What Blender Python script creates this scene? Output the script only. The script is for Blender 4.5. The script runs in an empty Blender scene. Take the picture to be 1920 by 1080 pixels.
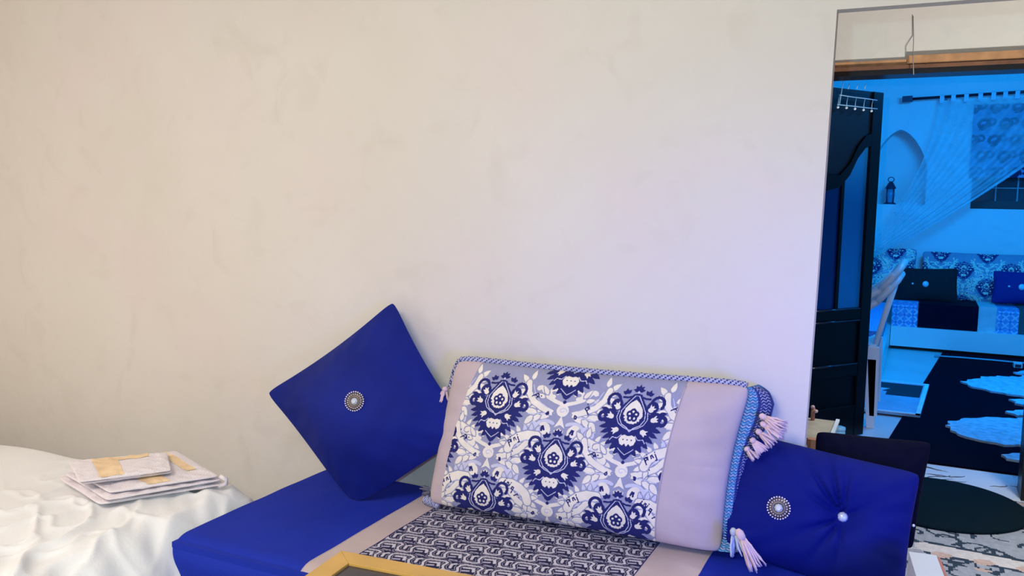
import bpy, bmesh, math, random
import numpy as np
from mathutils import Vector, Matrix, noise
random.seed(4); rng = np.random.default_rng(4)
SC = bpy.context.scene; COL = SC.collection

# ------------------------------------------------------------------ camera
RT = Vector((0.90156, 0.43233, 0.01699)); UP = Vector((-0.06069, 0.08747, 0.99432)); FW = Vector((-0.42838, 0.89746, -0.1051))
FP = 1600.0; CAM = Vector((0, 0, 1.4))
cd = bpy.data.cameras.new('camera'); cam = bpy.data.objects.new('camera', cd); COL.objects.link(cam)
cam.matrix_world = Matrix(((RT.x, UP.x, -FW.x, 0), (RT.y, UP.y, -FW.y, 0), (RT.z, UP.z, -FW.z, 1.4), (0, 0, 0, 1)))
cd.sensor_width = 36; cd.lens = FP / 1920 * 36; cd.clip_start = .02
SC.camera = cam

def P(x, y, ax, val):            # the room point seen at a pixel of the photograph on a room plane
    d = RT * ((x - 960) / FP) - UP * ((y - 540) / FP) + FW
    t = (val - CAM[ax]) / d[ax]
    return CAM + d * t
def PL(x, y, p0, n):             # same, on an oblique plane
    d = RT * ((x - 960) / FP) - UP * ((y - 540) / FP) + FW
    return CAM + d * ((p0 - CAM).dot(n) / d.dot(n))

# ------------------------------------------------------------------ world, lights, exposure
W = bpy.data.worlds.new('world'); SC.world = W; W.use_nodes = True
W.node_tree.nodes['Background'].inputs[0].default_value = (.6, .62, .7, 1); W.node_tree.nodes['Background'].inputs[1].default_value = .15
SC.view_settings.view_transform = 'Standard'; SC.view_settings.look = 'None'; SC.view_settings.gamma = 1
SC.view_settings.use_curve_mapping = False; SC.view_settings.exposure = 0.17
def light(name, kind, loc, target, power, color, size=.5, sy=None, angle=None, blend=.5):
    l = bpy.data.lights.new(name, kind); o = bpy.data.objects.new(name, l); COL.objects.link(o)
    o.location = loc; o.rotation_euler = (Vector(target) - Vector(loc)).to_track_quat('-Z', 'Y').to_euler()
    l.energy = power; l.color = color
    if kind == 'AREA':
        l.size = size
        if sy: l.shape = 'RECTANGLE'; l.size_y = sy
    else:
        l.shadow_soft_size = size
    if kind == 'SPOT': l.spot_size = math.radians(angle); l.spot_blend = blend
    return o
light('ceiling_lamp_light', 'AREA', (-1.35, -.4, 2.72), (-1.35, .2, 0), 76, (1, .90, .81), 1.6, 1.2)
light('window_daylight', 'AREA', (-4.2, .3, 1.7), (-1.5, 1.9, .8), 13, (1, .93, .86), 1.0, 1.2)
light('camera_flash', 'SPOT', (-.08, 0, 1.47), (-.9, 2.3, 1.3), 62, (.46, .80, 1), .012, angle=110, blend=.6)
light('blue_led_lamp', 'SPOT', (1.1, .5, .9), (-.2, 2.4, .58), 150, (.01, .08, 1), .35, angle=56, blend=.7)
light('far_room_blue_tube', 'AREA', (.7, 6.9, 2.75), (.5, 8.9, .3), 138, (0.0, .31, 1), 1.0, 1.0)
light('far_room_blue_tube_left', 'AREA', (1.4, 6.2, 2.6), (.2, 6.6, .3), 22, (0.0, .3, 1), .6, .6)
light('hall_panel_fill', 'SPOT', (1.0, 2.9, .3), (.05, 4.65, 2.38), 230, (1, .97, .93), .1, angle=50, blend=.6)  # added fill out of view, brightens the wall panel above the doorway
light('hall_carpet_fill', 'AREA', (.9, 3.1, 2.72), (.5, 3.6, 0), 17, (.85, .92, 1), .4, .4).data.spread = math.radians(95)  # weak fill added overhead for the hall carpet, stands for no known lamp

# ------------------------------------------------------------------ materials
def srgb(r, g, b):
    f = lambda c: c / 12.92 if c <= .04045 else ((c + .055) / 1.055) ** 2.4
    return (f(r / 255), f(g / 255), f(b / 255), 1)
MC = {}
def mat(name, rgb, rough=.7, var=.12, scale=8, bump=.0, bscale=60, metal=0, sheen=0, alpha=1, trans=0, detail=4, spec=.5, rgb2=None):
    if name in MC: return MC[name]
    m = bpy.data.materials.new(name); m.use_nodes = True; nt = m.node_tree; b = nt.nodes['Principled BSDF']
    c = srgb(*rgb); tc = nt.nodes.new('ShaderNodeTexCoord')
    nz = nt.nodes.new('ShaderNodeTexNoise'); nz.inputs['Scale'].default_value = scale; nz.inputs['Detail'].default_value = detail
    nt.links.new(tc.outputs['Object'], nz.inputs['Vector'])
    cr = nt.nodes.new('ShaderNodeValToRGB'); cr.color_ramp.elements[0].position = .3; cr.color_ramp.elements[1].position = .7
    c2 = srgb(*rgb2) if rgb2 else tuple(min(1, v * (1 + var)) for v in c[:3]) + (1,)
    cr.color_ramp.elements[0].color = tuple(v * (1 - var) for v in c[:3]) + (1,) if not rgb2 else c
    cr.color_ramp.elements[1].color = c2
    nt.links.new(nz.outputs['Fac'], cr.inputs['Fac']); nt.links.new(cr.outputs['Color'], b.inputs['Base Color'])
    b.inputs['Roughness'].default_value = rough; b.inputs['Metallic'].default_value = metal
    b.inputs['Specular IOR Level'].default_value = spec
    if sheen:
        b.inputs['Sheen Weight'].default_value = sheen; b.inputs['Sheen Roughness'].default_value = .4
        b.inputs['Sheen Tint'].default_value = tuple(min(1, v * 2 + .05) for v in c[:3]) + (1,)
    if alpha < 1: b.inputs['Alpha'].default_value = alpha
    if trans: b.inputs['Transmission Weight'].default_value = trans
    if bump:
        n2 = nt.nodes.new('ShaderNodeTexNoise'); n2.inputs['Scale'].default_value = bscale; n2.inputs['Detail'].default_value = 3
        nt.links.new(tc.outputs['Object'], n2.inputs['Vector'])
        bp = nt.nodes.new('ShaderNodeBump'); bp.inputs['Strength'].default_value = bump; bp.inputs['Distance'].default_value = .01
        nt.links.new(n2.outputs['Fac'], bp.inputs['Height']); nt.links.new(bp.outputs['Normal'], b.inputs['Normal'])
    MC[name] = m; return m

def plaster(name, base, second, stain, patchy=1.0):
    m = bpy.data.materials.new(name); m.use_nodes = True; nt = m.node_tree; b = nt.nodes['Principled BSDF']; L = nt.links.new
    tc = nt.nodes.new('ShaderNodeTexCoord')
    def nz(s, d, dist=0):
        n = nt.nodes.new('ShaderNodeTexNoise'); n.inputs['Scale'].default_value = s; n.inputs['Detail'].default_value = d; n.inputs['Distortion'].default_value = dist
        L(tc.outputs['Object'], n.inputs['Vector']); return n
    def ramp(a, b_, ca, cb):
        r = nt.nodes.new('ShaderNodeValToRGB'); r.color_ramp.elements[0].position = a; r.color_ramp.elements[1].position = b_
        r.color_ramp.elements[0].color = ca; r.color_ramp.elements[1].color = cb; return r
    n1 = nz(1.3, 6, .4); r1 = ramp(.35, .65, srgb(*base), srgb(*second)); L(n1.outputs['Fac'], r1.inputs['Fac'])
    n2 = nz(5.5, 10, 1.2); r2 = ramp(.55, .74, (0, 0, 0, 1), (.55 * patchy, .55 * patchy, .55 * patchy, 1)); L(n2.outputs['Fac'], r2.inputs['Fac'])
    mx = nt.nodes.new('ShaderNodeMixRGB'); L(r2.outputs['Color'], mx.inputs['Fac']); L(r1.outputs['Color'], mx.inputs['Color1']); mx.inputs['Color2'].default_value = srgb(*stain)
    n3 = nz(2.2, 3, 0); r3 = ramp(.52, .7, (0, 0, 0, 1), (.4, .4, .4, 1)); L(n3.outputs['Fac'], r3.inputs['Fac'])
    m2 = nt.nodes.new('ShaderNodeMixRGB'); L(r3.outputs['Color'], m2.inputs['Fac']); L(mx.outputs['Color'], m2.inputs['Color1']); m2.inputs['Color2'].default_value = srgb(min(255, base[0] + 6), base[1] - 3, min(255, base[2] + 4))
    L(m2.outputs['Color'], b.inputs['Base Color']); b.inputs['Roughness'].default_value = .75; b.inputs['Specular IOR Level'].default_value = .25
    n4 = nz(9, 8, .8); bp = nt.nodes.new('ShaderNodeBump'); bp.inputs['Strength'].default_value = .22; bp.inputs['Distance'].default_value = .012
    L(n4.outputs['Fac'], bp.inputs['Height']); L(bp.outputs['Normal'], b.inputs['Normal'])
    return m
M_WALL = plaster('cream_plaster', (222, 213, 202), (226, 218, 209), (205, 194, 180), .5)
M_FAR = plaster('far_room_paint', (222, 224, 226), (228, 230, 232), (205, 210, 214), .5)
SEATV = lambda: mat('seat_blue_velvet', (24, 46, 162), .8, .14, 3, .12, 220, sheen=.1, spec=.2)
DEEPV = lambda: mat('deep_blue_velvet', (8, 22, 108), .8, .12, 5, .12, 220, sheen=.1, spec=.15)
VEL = lambda: mat('royal_blue_velvet', (16, 32, 122), .75, .12, 5, .12, 220, sheen=.12, spec=.2)
NAVY = lambda: mat('navy_velvet', (6, 7, 30), .85, .15, 6, .1, 200, sheen=.05, spec=.1)
WHITE = lambda: mat('white_cotton', (242, 241, 240), .85, .02, 3, .1, 90, spec=.2)
TAUPE = lambda: mat('taupe_velvet', (196, 176, 174), .8, .05, 9, .1, 150, sheen=.15, spec=.2)
LAV = mat('lavender_jacquard_ground', (150, 149, 172), .7, .05, 30, .1, 300)
PNAVY = mat('navy_chenille', (20, 26, 98), .85, .15, 60, .2, 400)
CREAM = mat('cream_chenille', (240, 228, 206), .9, .05, 40, .2, 400)
PALE = mat('pale_lilac_chenille', (206, 202, 214), .9, .04, 40, .2, 400)

# ------------------------------------------------------------------ mesh helpers
def link(o, parent=None):
    COL.objects.link(o)
    if parent is not None: o.parent = parent
    return o
def tag(o, label=None, cat=None, group=None, kind=None):
    if label: o['label'] = label
    if cat: o['category'] = cat
    if group: o['group'] = group
    if kind: o['kind'] = kind
    return o
def empty(name, loc, label=None, cat=None, group=None, kind=None):
    o = bpy.data.objects.new(name, None); o.empty_display_size = .05; link(o); EM[o] = Vector(loc); o.location = loc
    return tag(o, label, cat, group, kind)
EM = {}
def mkobj(name, me, parent=None, smooth=False):
    """mesh given in room coordinates; parented meshes keep their place"""
    if smooth: me.polygons.foreach_set('use_smooth', [True] * len(me.polygons))
    o = bpy.data.objects.new(name, me); link(o, parent)
    if parent is not None:
        inv = Vector((0, 0, 0)); q = parent
        while q is not None:
            inv += EM.get(q, Vector((0, 0, 0))) ; q = q.parent
        if inv.length > 0: me.transform(Matrix.Translation(-inv))
    return o
def bm_obj(name, bm, m, parent=None, smooth=False, bevel=0, seg=2):
    if bevel:
        bmesh.ops.bevel(bm, geom=[e for e in bm.edges if e.calc_face_angle(0) > .5], offset=bevel, segments=seg, affect='EDGES', profile=.6)
    me = bpy.data.meshes.new(name); bmesh.ops.recalc_face_normals(bm, faces=bm.faces); bm.to_mesh(me); bm.free()
    for x in (m if isinstance(m, (list, tuple)) else [m]): me.materials.append(x)
    o = mkobj(name, me, parent, smooth)
    if bevel and smooth: pass
    return o
def add_box(bm, lo, hi, M=None):
    vs = [bm.verts.new(Vector((x, y, z)) if M is None else M @ Vector((x, y, z))) for x in (lo[0], hi[0]) for y in (lo[1], hi[1]) for z in (lo[2], hi[2])]
    for f in ((0, 1, 3, 2), (4, 6, 7, 5), (0, 4, 5, 1), (2, 3, 7, 6), (0, 2, 6, 4), (1, 5, 7, 3)): bm.faces.new([vs[i] for i in f])
def box(name, lo, hi, m, parent=None, bevel=.004, M=None, seg=2):
    bm = bmesh.new(); add_box(bm, lo, hi, M); return bm_obj(name, bm, m, parent, bevel=bevel, seg=seg)
def prism(name, pts, d0, d1, m, parent=None, frame=None, bevel=0):
    """outline pts (a,b) extruded from d0 to d1; frame maps (a,d,b) to the room"""
    bm = bmesh.new(); F = frame or (lambda a, d, b: Vector((a, d, b)))
    A = [bm.verts.new(F(a, d0, b)) for a, b in pts]; B = [bm.verts.new(F(a, d1, b)) for a, b in pts]
    n = len(pts)
    for i in range(n): bm.faces.new((A[i], A[(i + 1) % n], B[(i + 1) % n], B[i]))
    for loop in (A, B):
        es = [bm.edges.get((loop[i], loop[(i + 1) % n])) for i in range(n)]
        bmesh.ops.triangle_fill(bm, edges=es, use_beauty=True)
    return bm_obj(name, bm, m, parent, bevel=bevel)
def add_tube(bm, pts, rad, seg=8, cap=True, mi=None, squash=None):
    pts = [Vector(p) for p in pts]; n = len(pts)
    if not hasattr(rad, '__len__'): rad = [rad] * n
    t = (pts[1] - pts[0]).normalized(); a = Vector((0, 0, 1)) if abs(t.z) < .9 else Vector((1, 0, 0)); u = t.cross(a).normalized()
    rings = []
    for i in range(n):
        t = (pts[min(i + 1, n - 1)] - pts[max(i - 1, 0)]).normalized(); u = (u - t * u.dot(t)).normalized(); v = t.cross(u)
        rings.append([bm.verts.new(pts[i] + (u * math.cos(2 * math.pi * j / seg) + v * math.sin(2 * math.pi * j / seg)) * rad[i]) for j in range(seg)])
    for i in range(n - 1):
        for j in range(seg):
            f = bm.faces.new((rings[i][j], rings[i][(j + 1) % seg], rings[i + 1][(j + 1) % seg], rings[i + 1][j]))
            if mi: f.material_index = mi(i, j)
    if cap:
        bm.faces.new(rings[0][::-1]); bm.faces.new(rings[-1])
def tube(name, pts, rad, m, parent=None, seg=8):
    bm = bmesh.new(); add_tube(bm, pts, rad, seg); return bm_obj(name, bm, m, parent, smooth=True)
def lathe(name, prof, c, m, parent=None, seg=32, N=Vector((0, 0, 1))):
    bm = bmesh.new(); N = N.normalized(); a = Vector((1, 0, 0)) if abs(N.x) < .8 else Vector((0, 1, 0)); u = N.cross(a).normalized(); v = N.cross(u)
    rings = []
    for r, h in prof:
        if r < 1e-6: rings.append([bm.verts.new(Vector(c) + N * h)]); continue
        rings.append([bm.verts.new(Vector(c) + N * h + (u * math.cos(2 * math.pi * j / seg) + v * math.sin(2 * math.pi * j / seg)) * r) for j in range(seg)])
    for A, B in zip(rings, rings[1:]):
        for j in range(seg):
            k = (j + 1) % seg
            if len(A) == 1: bm.faces.new((A[0], B[j], B[k]))
            elif len(B) == 1: bm.faces.new((A[j], A[k], B[0]))
            else: bm.faces.new((A[j], A[k], B[k], B[j]))
    return bm_obj(name, bm, m, parent, smooth=True)
def grid_mesh(name, A, mats, idx=None, parent=None, smooth=True, extra=None):
    """A: (n,m,3) array; idx (n-1,m-1) material indices; extra: a second (n,m,3) sheet closed to the first along the border"""
    n, m = A.shape[:2]; V = A.reshape(-1, 3)
    i, j = np.meshgrid(np.arange(n - 1), np.arange(m - 1), indexing='ij'); q = (i * m + j).ravel()
    F = np.stack([q, q + m, q + m + 1, q + 1], 1); ids = np.zeros(len(F), int) if idx is None else idx.ravel()
    if extra is not None:
        F2 = F[:, ::-1] + n * m; V = np.concatenate([V, extra.reshape(-1, 3)]); F = np.concatenate([F, F2]); ids = np.concatenate([ids, np.zeros(len(F2), int)])
        bd = np.concatenate([np.arange(m), np.arange(1, n) * m + m - 1, ((n - 1) * m + np.arange(m))[::-1][1:], (np.arange(1, n - 1) * m)[::-1]])
        b2 = np.roll(bd, -1); F = np.concatenate([F, np.stack([b2, bd, bd + n * m, b2 + n * m], 1)[:, ::-1]]); ids = np.concatenate([ids, np.zeros(len(bd), int)])
    me = bpy.data.meshes.new(name); me.vertices.add(len(V)); me.vertices.foreach_set('co', V.astype(np.float32).ravel())
    me.loops.add(F.size); me.loops.foreach_set('vertex_index', F.astype(np.int32).ravel())
    me.polygons.add(len(F)); me.polygons.foreach_set('loop_start', np.arange(0, F.size, 4, dtype=np.int32)); me.polygons.foreach_set('loop_total', np.full(len(F), 4, np.int32))
    for x in mats: me.materials.append(x)
    me.polygons.foreach_set('material_index', ids.astype(np.int32)); me.update(calc_edges=True); me.validate()
    return mkobj(name, me, parent, smooth)
def snoise(X, Y, f, seed=0, n=7):
    """smooth wavy noise as a sum of sines"""
    r = np.random.default_rng(seed); s = 0
    for k in range(n):
        a = r.uniform(0, math.pi * 2); ff = f * r.uniform(.5, 1.6); s = s + np.sin(ff * (X * math.cos(a) + Y * math.sin(a)) * 6.283 + r.uniform(0, 6.28)) / n
    return s

# ------------------------------------------------------------------ pattern drawing on a cell raster
class Canvas:
    def __init__(s, w, h, dx):                      # metric size, cell size
        s.nx = int(round(w / dx)); s.ny = int(round(h / dx)); s.a = np.zeros((s.nx, s.ny), int)
        s.X, s.Y = np.meshgrid((np.arange(s.nx) + .5) * w / s.nx, (np.arange(s.ny) + .5) * h / s.ny, indexing='ij'); s.w, s.h = w, h
    def win(s, x0, x1, y0, y1):
        i0 = max(0, int(x0 / s.w * s.nx) - 1); i1 = min(s.nx, int(x1 / s.w * s.nx) + 2); j0 = max(0, int(y0 / s.h * s.ny) - 1); j1 = min(s.ny, int(y1 / s.h * s.ny) + 2)
        return (slice(i0, max(i0, i1)), slice(j0, max(j0, j1)))
    def stroke(s, pts, w, c):
        for (x0, y0), (x1, y1) in zip(pts, pts[1:]):
            k = s.win(min(x0, x1) - w, max(x0, x1) + w, min(y0, y1) - w, max(y0, y1) + w); X, Y = s.X[k], s.Y[k]
            if X.size == 0: continue
            dx, dy = x1 - x0, y1 - y0; L = dx * dx + dy * dy + 1e-12; t = np.clip(((X - x0) * dx + (Y - y0) * dy) / L, 0, 1)
            s.a[k][np.hypot(X - x0 - t * dx, Y - y0 - t * dy) < w / 2] = c
    def poly(s, pts, c):
        xs = [p[0] for p in pts]; ys = [p[1] for p in pts]; k = s.win(min(xs), max(xs), min(ys), max(ys)); X, Y = s.X[k], s.Y[k]
        if X.size == 0: return
        ins = np.zeros(X.shape, bool)
        for (x0, y0), (x1, y1) in zip(pts, pts[1:] + pts[:1]):
            if y0 == y1: continue
            ins ^= ((y0 > Y) != (y1 > Y)) & (X < (x1 - x0) * (Y - y0) / (y1 - y0) + x0)
        s.a[k][ins] = c
def ell(cx, cy, rx, ry, rot=0, n=18):
    c, s_ = math.cos(rot), math.sin(rot)
    return [(cx + rx * math.cos(a) * c - ry * math.sin(a) * s_, cy + rx * math.cos(a) * s_ + ry * math.sin(a) * c) for a in [2 * math.pi * i / n for i in range(n)]]
def leaf(cx, cy, L, w, rot):                         # pointed leaf from (cx,cy)
    c, s_ = math.cos(rot), math.sin(rot); o = []
    for t in [i / 6 for i in range(7)]: o.append((t * L, w * math.sin(math.pi * t ** .7)))
    for t in [i / 6 for i in range(6, -1, -1)]: o.append((t * L, -w * math.sin(math.pi * t ** .7)))
    return [(cx + x * c - y * s_, cy + x * s_ + y * c) for x, y in o]
def arc(cx, cy, r, a0, a1, n=10, r1=None):
    r1 = r if r1 is None else r1
    return [(cx + (r + (r1 - r) * i / n) * math.cos(math.radians(a0 + (a1 - a0) * i / n)), cy + (r + (r1 - r) * i / n) * math.sin(math.radians(a0 + (a1 - a0) * i / n))) for i in range(n + 1)]
NV, CR, PA = 1, 2, 3
def medallion(C, cx, cy, S):
    T = lambda pts, m=1: [(cx + m * x * S, cy + y * S) for x, y in pts]
    for m in (1, -1):
        C.poly(T([(0, .72), (.12, .66), (.3, .5), (.42, .28), (.62, .2), (.74, .05), (.72, -.12), (.6, -.3), (.52, -.5), (.36, -.66), (.2, -.8), (.08, -.95), (0, -1.0)], m), NV)
        for x, y, L, a in ((.6, .0, .33, 5), (.6, -.12, .3, -12), (.55, -.22, .3, -24), (.48, -.34, .3, -30), (.42, -.48, .26, -38), (.32, -.6, .22, -48), (.66, .12, .24, 50), (.2, -.72, .2, -50), (.7, .25, .26, 20)):
            C.poly(T(leaf(x, y, L, .065, math.radians(a)), m), NV)
        C.stroke(T(arc(.62, .56, .17, 190, -40, 12), m), .085 * S, NV); C.stroke(T(arc(.84, .1, .12, 110, -130, 10, .09), m), .1 * S, NV)
        C.poly(T(ell(.5, .44, .17, .17), m), NV); C.poly(T(ell(.64, .16, .19, .17), m), NV)
        C.stroke(T([(0, .68), (.12, .7), (.26, .66), (.38, .66)], m), .05 * S, NV); C.stroke(T([(0, .76), (.1, .74), (.22, .56), (.34, .42)], m), .05 * S, NV)
        for a in (20, 75, 130): C.poly(T(leaf(.3, .76, .15, .05, math.radians(a)), m), NV)
        for a in (8, 48, 90): C.poly(T(leaf(0, .86, .17, .05, math.radians(a)), m), NV)
        # light cut-outs
        for x, y, a in ((.47, .38, 60), (.6, .12, 25), (.38, -.22, -25)):
            C.poly(T(ell(x, y, .075, .065), m), CR)
            for d in (-38, 0, 38): C.poly(T(leaf(x, y, .15, .032, math.radians(a + d)), m), CR)
        C.stroke(T([(.05, .72), (.2, .52), (.34, .3), (.36, .1), (.26, -.06), (.1, -.14), (.0, -.24)], m), .022 * S, PA)
        C.stroke(T([(.4, .3), (.44, .12), (.36, -.04), (.2, -.14), (0, -.2)], m), .022 * S, PA)
        C.stroke(T([(.2, -.34), (.3, -.44), (.44, -.42), (.5, -.5)], m), .022 * S, PA); C.stroke(T([(.0, -.86), (.12, -.78), (.22, -.7)], m), .02 * S, PA)
    C.poly(T([(0, .62), (.13, .52), (.24, .38), (.28, .2), (.2, .04), (.08, -.04), (-.08, -.04), (-.2, .04), (-.28, .2), (-.24, .38), (-.13, .52)]), CR)
    for k in range(8): C.poly(T(leaf(.3 * math.cos(.2 + .37 * k - 3.2), .2 + .3 * math.sin(.2 + .37 * k - 3.2), -.08, .03, .2 + .37 * k - 3.2)), NV)
    for k in range(5):
        a = math.radians(90 + 72 * k); C.stroke(T(ell(.1 * math.cos(a), .2 + .1 * math.sin(a), .062, .062, 0, 12)), .055 * S, NV)
    C.poly(T(ell(0, .2, .035, .035)), NV)
    C.poly(T([(-.25, -.46), (-.2, -.36), (-.1, -.33), (0, -.36), (.1, -.33), (.2, -.36), (.25, -.46), (.2, -.58), (.12, -.62), (.06, -.56), (0, -.64), (-.06, -.56), (-.12, -.62), (-.2, -.58)]), CR)
    for x in (-.12, 0, .12): C.poly(T(ell(x, -.46, .02, .02)), NV)
    C.poly(T(ell(0, -1.06, .05, .05)), NV); C.poly(T(ell(0, .82, .03, .03)), PA)
GLY = {'p': [[(0, -.6), (.05, .5)], [(.05, .45), (.4, .55), (.5, .2), (.1, 0)]], 'i': [[(0, 0), (.08, .5)], [(.12, .8), (.16, .85)]],
       'n': [[(0, 0), (.08, .5)], [(.05, .4), (.3, .52), (.38, 0)]], 'j': [[(.25, .5), (.2, -.5), (-.1, -.55)], [(.3, .8), (.34, .85)]], 'o': [[(.05, .1), (.2, .5), (.4, .3), (.25, 0), (.05, .1)]],
       'a': [[(.4, .5), (.1, .5), (.05, .05), (.4, .1)], [(.42, .55), (.42, -.5)]]}
def script(C, txt, x, y, h, rot, mir=1, w=.0042, bend=0):
    cx = 0
    for ch in txt:
        for st in GLY[ch]:
            q = []
            for a, b in st:
                X = (cx + a) * h * mir; Y = b * h - bend * (X) ** 2
                q.append((x + X * math.cos(rot) - Y * math.sin(rot), y + X * math.sin(rot) + Y * math.cos(rot)))
            C.stroke(q, w, NV)
        cx += .58
def crossing(C, cx, cy, sx, sy, ext=1):
    """cream acanthus scrolls crossing between four medallions (sx, sy = half lattice steps)"""
    SX = 0.2147; u_ = sx / SX
    for m in (1, -1):
        T = lambda pts, mm=m: [(cx + mm * x * sx, cy + y * sy) for x, y in pts]
        def lf(x, y, L, w, a, c, mm=m):
            a = math.radians(a); g = .0034 * u_
            C.poly([(cx + mm * p, cy + q) for p, q in leaf(x * sx - g * math.cos(a), y * sy - g * math.sin(a), L * sx + 2 * g, w * sx + g, a)], LAV_I)
            C.poly([(cx + mm * p, cy + q) for p, q in leaf(x * sx, y * sy, L * sx, w * sx, a)], c)
        # upper arm: body, outer fringe of short leaves, inner curl
        arm = [(.16, .02), (.32, .1), (.46, .2), (.56, .36), (.6, .56)]
        for x, y, L, a in ((.3, .04, .17, -34), (.4, .1, .16, -26), (.48, .16, .16, -16), (.55, .25, .15, -6), (.59, .36, .15, 6), (.61, .47, .14, 20), (.62, .57, .15, 40), (.56, .62, .14, 95), (.46, .44, .12, 150), (.5, .3, .1, 160)): lf(x, y, L, .036, a, CR)
        for x, y, L, a in ((.16, -.04, .34, -8), (.3, -.06, .22, -26), (.36, -.02, .24, 8), (.42, -.08, .18, -50)): lf(x, y, L, .042, a, CR)
        C.stroke(T(arm), .022 * u_, LAV_I); C.stroke(T(arm), .017 * u_, CR); C.stroke(T([(.22, .1), (.36, .2), (.46, .34), (.52, .52)]), .0026, PA); C.stroke(T([(.2, -.03), (.36, -.02), (.5, -.06)]), .0026, PA)
        # scroll above the centre
        C.stroke(T(arc(.17, .42, .085, -90, 200, 12, .04)), .010 * u_, CR); C.stroke(T([(.02, .2), (.14, .25), (.26, .32), (.36, .46)]), .011 * u_, CR); lf(.26, .36, .16, .03, 50, CR); lf(.3, .3, .14, .03, 15, CR)
        # lower lobe with a drop, small pearls
        C.stroke(T(arc(.2, -.3, .15, 130, -80, 12)), .010 * u_, PA); C.poly(T(ell(.21, -.3, .085, .13, -.3)), CR); C.poly(T(ell(.38, -.25, .06, .065)), PA); C.poly(T(ell(.47, -.3, .03, .035)), PA)
        # crescent leaf bearing the lettering
        cre = [(.3, -.47), (.44, -.47), (.56, -.53), (.66, -.64), (.7, -.78)]
        for x, y, L, a in ((.32, -.40, .1, 110), (.4, -.39, .11, 85), (.48, -.41, .11, 70), (.56, -.45, .12, 55), (.63, -.51, .12, 40), (.69, -.6, .12, 25), (.73, -.7, .12, 5), (.74, -.8, .12, -30), (.66, -.84, .12, -80)): lf(x, y, L, .03, a, CR if x > .5 else PA)
        C.stroke(T(cre), .032 * u_, LAV_I); C.stroke(T(cre), .026 * u_, CR); C.stroke(T([(.3, -.56), (.44, -.56), (.54, -.62), (.6, -.74)]), .0028, PA)
        C.stroke(T([(.04, .16), (.14, .02), (.11, -.12), (.04, -.2)]), .004, LAV_I)
    q = lambda pts: [(cx + x * sx, cy + y * sy) for x, y in pts]
    C.poly(q(ell(0, .08, .09, .12)), CR); C.stroke(q(arc(0, .08, .06, 0, 330, 10, .02)), .0028, PA); C.poly(q([(0, -.02), (.05, -.18), (.08, -.26), (0, -.2), (-.08, -.26), (-.05, -.18)]), CR)
    for k in range(5): C.poly(q(leaf(0, -.34, .08, .03, math.radians(90 + 72 * k))), CR)
    # the navy lettering woven on the leaves
    if u_ > .95:
        script(C, 'pi', cx + .34 * sx, cy + .12 * sy, .019, .75, w=.0036); script(C, 'pi', cx - .46 * sx, cy + .34 * sy, .019, -1.0, w=.0036)
        script(C, 'o', cx + .19 * sx, cy - .06 * sy, .02, .5); script(C, 'o', cx - .24 * sx, cy - .02 * sy, .02, -.4)
        script(C, 'n', cx + .17 * sx, cy - .34 * sy, .02, -.3, w=.006); script(C, 'n', cx - .25 * sx, cy - .34 * sy, .02, .3, w=.006)
        script(C, 'pinj', cx - .70 * sx, cy - .68 * sy, .017, .62, w=.0036, bend=4); script(C, 'inia', cx + .32 * sx, cy - .46 * sy, .017, -.45, w=.0036, bend=4)
LAV_I = 0
def damask(C, ox, oy, ax, by, S, full=True, rng_=4):
    for i in range(-1, rng_ + 1):
        for j in range(-1, 4):
            for k in (0, 1):
                X = ox + (i + .5 * k) * ax; Y = oy + (j + .5 * k) * by
                if -S * 1.2 < X < C.w + S * 1.2 and -S * 1.4 < Y < C.h + S * 1.4:
                    if full: crossing(C, X, Y - by * .5, ax * .5, by * .5)
    for i in range(-1, rng_ + 1):
        for j in range(-1, 4):
            for k in (0, 1):
                X = ox + (i + .5 * k) * ax; Y = oy + (j + .5 * k) * by
                if -S < X < C.w + S and -S * 1.2 < Y < C.h + S * 1.2: medallion(C, X, Y, S)

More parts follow.
